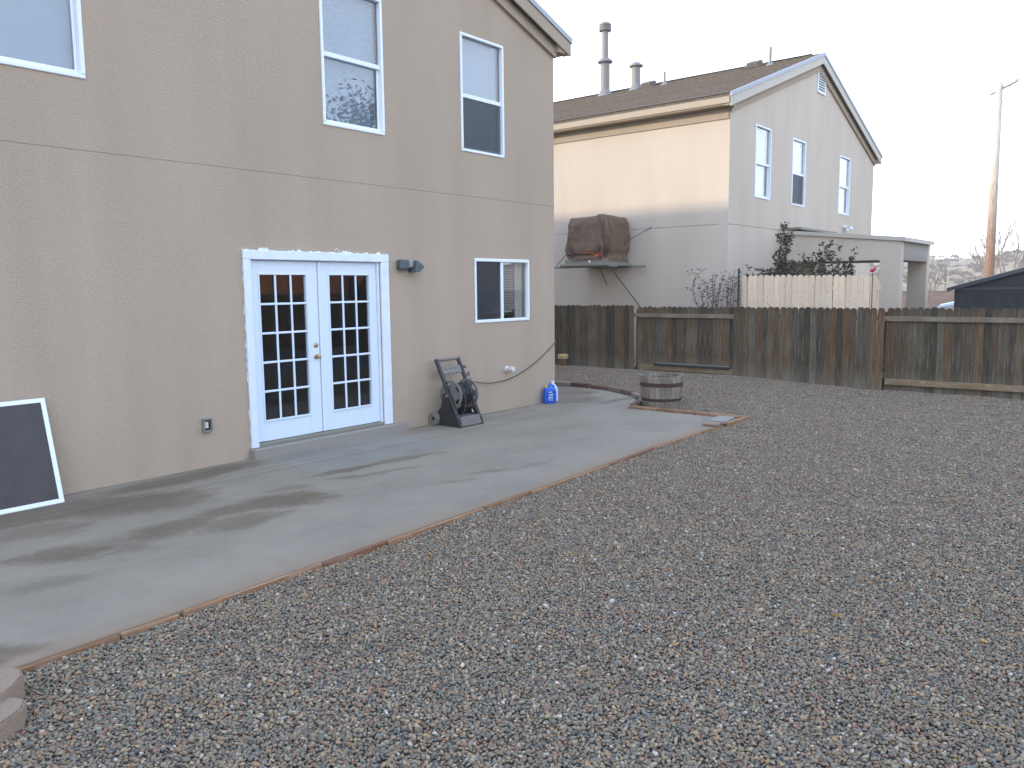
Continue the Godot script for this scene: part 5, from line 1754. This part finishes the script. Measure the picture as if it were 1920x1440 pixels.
	bar(bc, Vector3(0.06, 8.95, 0.1), dirv * -0.6 + Vector3(0.1, 9.56, 0.13), 0.03, 0.01)
	part("arm_brace", bc, M.galv, p)
	# sign seen from behind
	var sg := thing("road_sign", "pale rectangular sign on a thin post in the dry field", "sign", Vector3(67.2, -0.1, -5.4), -1.45)
	part("post", b2(-0.03, 0, -0.03, 0.03, 3.0, 0.03), M.galv, sg)
	part("panel", b2(-0.15, 2.0, 0.04, 0.15, 2.98, 0.05), M.galv, sg)
	var sf := st()
	for x in [-0.15, 0.15]:
		box(sf, Vector3(x, 2.49, 0.05), Vector3(0.06, 1.0, 0.03), 0.01)
	for yy in [2.99, 1.99]:
		box(sf, Vector3(0, yy, 0.05), Vector3(0.24, 0.05, 0.03), 0.01)
	part("frame", sf, M.off_white, sg)
	# trees in the field
	bare_tree("small bare tree in the dry field behind the sign", Vector3(66.0, -0.1, -6.0), 4.2, 3, M.bark_pale, 0.5)
	bare_tree("slim bare tree just left of the utility pole", Vector3(80.0, -0.1, -4.6), 5.8, 3, M.bark_pale, 0.4)
	bare_tree("slim bare tree rising right of the utility pole behind the shed", Vector3(64.0, -0.1, -1.0), 6.2, 3, M.bark_pale, 0.42)
	bare_tree("wide low bare tree behind the shed at the right edge", Vector3(66.0, -0.1, 1.2), 4.6, 3, M.bark_pale, 0.8)
	bare_tree("low bare tree seen through the patio cover's front opening", Vector3(62.0, -0.1, -9.4), 3.6, 3, M.bark_pale, 0.7)
	bare_tree("low bare tree half hidden by the patio cover's outer column", Vector3(74.0, -0.1, -9.0), 4.0, 3, M.bark_pale, 0.7)
	# shrubs behind the old fence
	var a := []
	for i in 15:
		var zt := rng.randf_range(-0.38, 0.55)
		var yt := rng.randf_range(1.65, 2.12)
		a.append([Vector3(0, 0, 0.25 + zt * 0.15), Vector3(rng.randf_range(-0.1, 0.1), 0.7, 0.2 + zt * 0.35), Vector3(rng.randf_range(-0.15, 0.15), yt * 0.72, 0.15 + zt * 0.8), Vector3(rng.randf_range(-0.15, 0.15), yt, 0.12 + zt)])
	a.append([Vector3(0, 0, 0.2), Vector3(0, 1.0, -0.05), Vector3(0, 1.6, -0.3), Vector3(0, 1.95, -0.33), Vector3(0, 2.2, -0.1)])
	leafy_shrub("rose_bush", "thin rose bush with few dull leaves against far house corner", Vector3(15.95, 0.0, 0.25), a, M.leaf_olive, 0.062, 3)
	var bsh := []
	for i in 15:
		var zt := rng.randf_range(-0.55, 0.7)
		var yt := rng.randf_range(2.0, 2.35)
		bsh.append([Vector3(0, 0, zt * 0.3), Vector3(rng.randf_range(-0.2, 0.2), 1.0, zt * 0.5), Vector3(rng.randf_range(-0.25, 0.25), 1.7, zt * 0.8), Vector3(rng.randf_range(-0.25, 0.25), yt, zt)])
	for i in 5:
		var zt := rng.randf_range(0.25, 0.45)
		bsh.append([Vector3(0, 0, 0.1), Vector3(0.05, 1.2, 0.2), Vector3(rng.randf_range(-0.15, 0.15), 2.1, zt - 0.1), Vector3(rng.randf_range(-0.15, 0.15), rng.randf_range(2.65, 3.02), zt + 0.05)])
	leafy_shrub("leafy_shrub", "tall leafy olive shrub rising behind the new cedar boards", Vector3(17.0, 0.0, 1.12), bsh, M.leaf_green, 0.095, 8)
	var csh := []
	for i in 14:
		var zt := rng.randf_range(-0.75, 0.8)
		csh.append([Vector3(0, 0, zt * 0.4), Vector3(rng.randf_range(-0.2, 0.2), 1.0, zt * 0.6), Vector3(rng.randf_range(-0.25, 0.25), 1.7, zt * 0.85), Vector3(rng.randf_range(-0.25, 0.25), rng.randf_range(2.05, 2.42), zt)])
	for i in 3: csh.append([Vector3(0, 0, 0.1), Vector3(0.05, 1.2, 0.1), Vector3(0, 2.0, 0.0), Vector3(rng.randf_range(-0.1, 0.1), rng.randf_range(2.5, 2.72), rng.randf_range(0.0, 0.25))])
	leafy_shrub("leafy_shrub", "dense olive shrub under the far patio cover behind cedar boards", Vector3(17.7, 0.0, 1.95), csh, M.leaf_green, 0.095, 8)
	# dark post beside the new boards and a red ornament above them
	var dp := thing("metal_post", "thin dark metal post with chain at left end of cedar boards", "post", Vector3(16.1, 0, 0.86))
	part("pole", b2(-0.018, 0, -0.018, 0.018, 2.2, 0.018, 0.004), M.dark_metal, dp)
	var chn := st()
	for k in 42:
		var off := 0.012 if k % 2 else -0.012
		box(chn, Vector3(-0.03, 0.2 + k * 0.047, 0.035 + off), Vector3(0.012, 0.034, 0.014), 0.003, Basis(Vector3.UP, 0.8 * (k % 2)))
	part("chain", chn, M.galv, dp)
	var rd := thing("red_ornament", "small red bird ornament on a stick above the cedar boards", "ornament", Vector3(16.1, 0, 3.47))
	part("stick", b2(0.02, 1.2, -0.005, 0.03, 2.08, 0.005), M.dark_metal, rd)
	var bd := st()
	lathe(bd, [Vector2(0.0, -0.06), Vector2(0.025, -0.045), Vector2(0.038, 0.0), Vector2(0.03, 0.04), Vector2(0.0, 0.055)], 10, Transform3D(Basis(Vector3.RIGHT, 1.2), Vector3(0.02, 2.11, 0)))
	lathe(bd, [Vector2(0.0, -0.02), Vector2(0.024, 0.0), Vector2(0.0, 0.026)], 10, Transform3D(Basis(), Vector3(0.02, 2.145, 0.045)))
	tri(bd, Vector3(0.02, 2.1, -0.03), Vector3(0.05, 2.06, -0.11), Vector3(0.0, 2.05, -0.1), Vector3.UP)
	part("bird", bd, M.red, rd)
	# the yard behind the camera, seen only mirrored in the glass
	var tr := thing("autumn_tree", "brown leaved autumn tree behind the viewer, mirrored in the upper window", "tree", Vector3(16.5, -1.0, 11.4))
	var ts := st()
	tube(ts, curve([Vector3(0, 0.8, 0), Vector3(0.1, 1.2, 0), Vector3(0.05, 2.6, 0.1)], 3), [0.2, 0.19, 0.18, 0.17, 0.165, 0.16, 0.15], 8)
	part("trunk", ts, M.bark, tr)
	var cs := st()
	var tips := []
	for k in 5:
		var a2 := TAU * k / 5.0
		branch(cs, Vector3(0.05, 2.3 + 0.1 * k, 0.1), Vector3(cos(a2) * 0.6, 1.0, sin(a2) * 0.6).normalized(), 2.7, 0.09, 3, tips, 0.62)
	part("crown", cs, M.bark, tr)
	var lf := st()
	for q in tips:
		for k in 5:
			leaf(lf, q[0] + Vector3(rng.randf_range(-1, 1), rng.randf_range(-1, 1), rng.randf_range(-1, 1)) * 0.25, Vector3(rng.randf_range(-1, 1), rng.randf_range(-1, 0.3), rng.randf_range(-1, 1)).normalized(), 0.17, 0.075, rng.randf_range(0.6, 1.4))
	part("leaves", lf, M.leaf_brown, tr).set_meta("kind", "stuff")
	var bf := thing("back_fence", "dark board fence behind the viewer, mirrored in the door panes", "fence", Vector3(0, 0, 15.0))
	part("panel", b2(-6, -0.2, 0, 40, 1.75, 0.04), M.old[3], bf)
	var rh := thing("red_house", "orange-red house wall behind the viewer, mirrored in the top door panes", "house", Vector3(16.5, 0, 26))
	part("wall", b2(0, -0.2, 0, 14, 4.6, 8), M.red_house, rh)
	var rr2 := st()
	extrude(rr2, pv([[-0.5, 4.5], [8.5, 4.5], [4.0, 6.2]]), Vector3(-0.5, 0, 0), Vector3.BACK, Vector3.UP, Vector3(15, 0, 0))
	part("roof", rr2, M.shingle, rh)

func loft_side(s: SurfaceTool, secs: Array) -> void:
	# sections along z: [z, y bottom, y top, half width]
	var seg := 16
	var ring := func(q: Array, k: int) -> Vector3:
		var a := TAU * k / seg
		var my: float = (q[1] + q[2]) / 2
		return Vector3(signf(cos(a)) * pow(absf(cos(a)), 0.4) * q[3], my + signf(sin(a)) * pow(absf(sin(a)), 0.4) * (q[2] - my), q[0])
	for i in range(secs.size() - 1):
		for k in seg:
			var a: Vector3 = ring.call(secs[i], k)
			var c: Vector3 = ring.call(secs[i + 1], (k + 1) % seg)
			quad(s, a, ring.call(secs[i], (k + 1) % seg), c, ring.call(secs[i + 1], k), Vector3((a + c).x, (a + c).y - secs[i][1] - secs[i][2], 0))
	for e in [0, secs.size() - 1]:
		for k in seg:
			tri(s, Vector3(0, (secs[e][1] + secs[e][2]) / 2, secs[e][0]), ring.call(secs[e], k), ring.call(secs[e], (k + 1) % seg), Vector3(0, 0, -1 if e == 0 else 1))

func terrain() -> void:
	var g := st()
	var q := [-600.0, -200.0, -60.0, -20.0, 15.0, 60.0, 200.0, 600.0]
	for i in 7:
		for j in 7:
			quad(g, Vector3(q[i], -0.13, q[j]), Vector3(q[i + 1], -0.13, q[j]), Vector3(q[i + 1], -0.13, q[j + 1]), Vector3(q[i], -0.13, q[j + 1]), Vector3.UP)
	struct("ground", g, M.ground)
	var f := st()
	var fp := func(i: int, j: int) -> Vector3:
		var a := lerpf(-1.25, 0.95, i / 60.0)
		var r := lerpf(55.0, 190.0, j / 14.0)
		return Vector3(cos(a) * r, -0.16 + 0.013 * (r - 55.0) + noise.get_noise_2d(cos(a) * r * 0.1, sin(a) * r * 0.1) * 0.25 * (j / 14.0), sin(a) * r)
	for i in 60:
		for j in 14:
			quad(f, fp.call(i, j), fp.call(i + 1, j), fp.call(i + 1, j + 1), fp.call(i, j + 1), Vector3.UP)
	struct("field", f, M.ground)
	var h := st()
	var na := 90
	var nr := 22
	var hp := func(i: int, j: int) -> Vector3:
		var a := lerpf(-1.25, 0.95, float(i) / na)
		var r := lerpf(150.0, 520.0, float(j) / nr)
		var x := cos(a) * r
		var z := sin(a) * r
		var k := smoothstep(175.0, 330.0, r + noise.get_noise_2d(x * 0.12, z * 0.12) * 25.0)
		var top := 11.2 + noise.get_noise_2d(a * 26.0, 5.0) * 2.2 + noise.get_noise_2d(x * 0.35, z * 0.35) * 1.6
		return Vector3(x, -0.3 + k * top + noise.get_noise_2d(x * 0.9, z * 0.9) * 0.9 * k, z)
	for i in na:
		for j in nr:
			quad(h, hp.call(i, j), hp.call(i + 1, j), hp.call(i + 1, j + 1), hp.call(i, j + 1), Vector3.UP)
	h.generate_normals()
	struct("hills", h, M.hill)
	# scrub dotted over the field's end and the hills
	var clump := st()
	for k in 46:
		var d := Vector3(rng.randf_range(-1, 1), rng.randf_range(0.0, 1), rng.randf_range(-1, 1)).normalized()
		leaf(clump, d * rng.randf_range(0.3, 0.75) * Vector3(1, 0.8, 1), (d + Vector3(rng.randf_range(-1, 1), rng.randf_range(-0.5, 1), rng.randf_range(-1, 1)) * 0.7).normalized(), 0.5, 0.34, 1.0)
	var mm := MultiMesh.new()
	mm.transform_format = MultiMesh.TRANSFORM_3D
	mm.use_colors = true
	mm.mesh = clump.commit()
	var buf := PackedFloat32Array()
	for k in 3600:
		var a := rng.randf_range(-0.6, 0.35)
		var r := rng.randf_range(150.0, 345.0)
		var x := cos(a) * r
		var z := sin(a) * r
		var kk := smoothstep(175.0, 330.0, r + noise.get_noise_2d(x * 0.12, z * 0.12) * 25.0)
		var y := -0.3 + kk * (11.2 + noise.get_noise_2d(a * 26.0, 5.0) * 2.2 + noise.get_noise_2d(x * 0.35, z * 0.35) * 1.6) + noise.get_noise_2d(x * 0.9, z * 0.9) * 0.9 * kk
		var sc := rng.randf_range(0.5, 1.5) * (1.0 if r > 190 else 0.7)
		var b := Basis(Vector3.UP, rng.randf() * TAU) * Basis.from_scale(Vector3(sc, sc * rng.randf_range(0.6, 1.0), sc))
		var t := rng.randf_range(0.6, 1.7)
		var warm := rng.randf_range(0.85, 1.2)
		buf.append_array(PackedFloat32Array([b.x.x, b.y.x, b.z.x, x, b.x.y, b.y.y, b.z.y, y, b.x.z, b.y.z, b.z.z, z, t * warm, t, t * 0.9, 1.0]))
	mm.instance_count = buf.size() / 16
	mm.buffer = buf
	var o := MultiMeshInstance3D.new()
	o.name = "scrub"
	o.multimesh = mm
	o.material_override = M.scrub
	add_child(o)
	tag(o, "dry scrub dotted over the far hillside and field edge", "scrub", "", "stuff")

# ------------------------------------------------------------------ build
func _ready() -> void:
	rng.seed = 20240611
	noise.seed = 4
	noise.frequency = 1.0
	noise.fractal_octaves = 3
	# camera
	var cam := Camera3D.new()
	cam.name = "camera"
	cam.transform = Transform3D(Basis(Vector3(0.62922781, -0.01114133, 0.77714107), Vector3(0.09769642, 0.9931002, -0.06486447), Vector3(-0.77105627, 0.11673843, 0.62597473)), Vector3(0.0, 1.85, 7.88))
	cam.fov = rad_to_deg(2.0 * atan(720.0 / 1528.15))
	cam.far = 2000.0
	cam.near = 0.05
	add_child(cam)
	# sky
	var env := Environment.new()
	env.background_mode = Environment.BG_SKY
	var sky := Sky.new()
	var pm := PanoramaSkyMaterial.new()
	pm.panorama = make_sky()
	sky.sky_material = pm
	env.sky = sky
	env.tonemap_mode = Environment.TONE_MAPPER_LINEAR
	env.tonemap_exposure = 2.1
	env.sdfgi_enabled = true
	env.ssao_enabled = true
	env.ssil_enabled = true
	env.fog_enabled = true
	env.fog_density = 0.0012
	env.fog_light_color = Color(0.95, 0.93, 0.9)
	var we := WorldEnvironment.new()
	we.name = "world"
	we.environment = env
	add_child(we)
	# sun: low, behind the houses to the left
	var sun := DirectionalLight3D.new()
	sun.name = "sun"
	sun.light_energy = 0.62
	sun.light_color = Color(1.0, 0.93, 0.82)
	sun.light_angular_distance = 2.5
	sun.shadow_enabled = true
	add_child(sun)
	sun.look_at_from_position(Vector3.ZERO, Vector3(0.68, -0.283, 0.68), Vector3.UP)

	back_patio = pv([[10.7, -2.5], [12.56, -2.5], [12.56, -0.9], [12.5, -0.1], [12.28, 0.36], [12.0, 0.84], [11.46, 1.29], [10.78, 1.5], [10.7, 1.5]])
	make_materials()
	M.leaf_yellow = mat(0.42, 0.24, 0.03, 0.7)
	terrain()
	near_house()
	far_house()
	off_camera_house()
	patio()
	patio_edging()
	gravel()
	dry_stem()
	old_fence()
	new_fence()
	wall_fittings()
	hose_reel()
	jugs()
	barrel()
	covered_cooler()
	beyond()
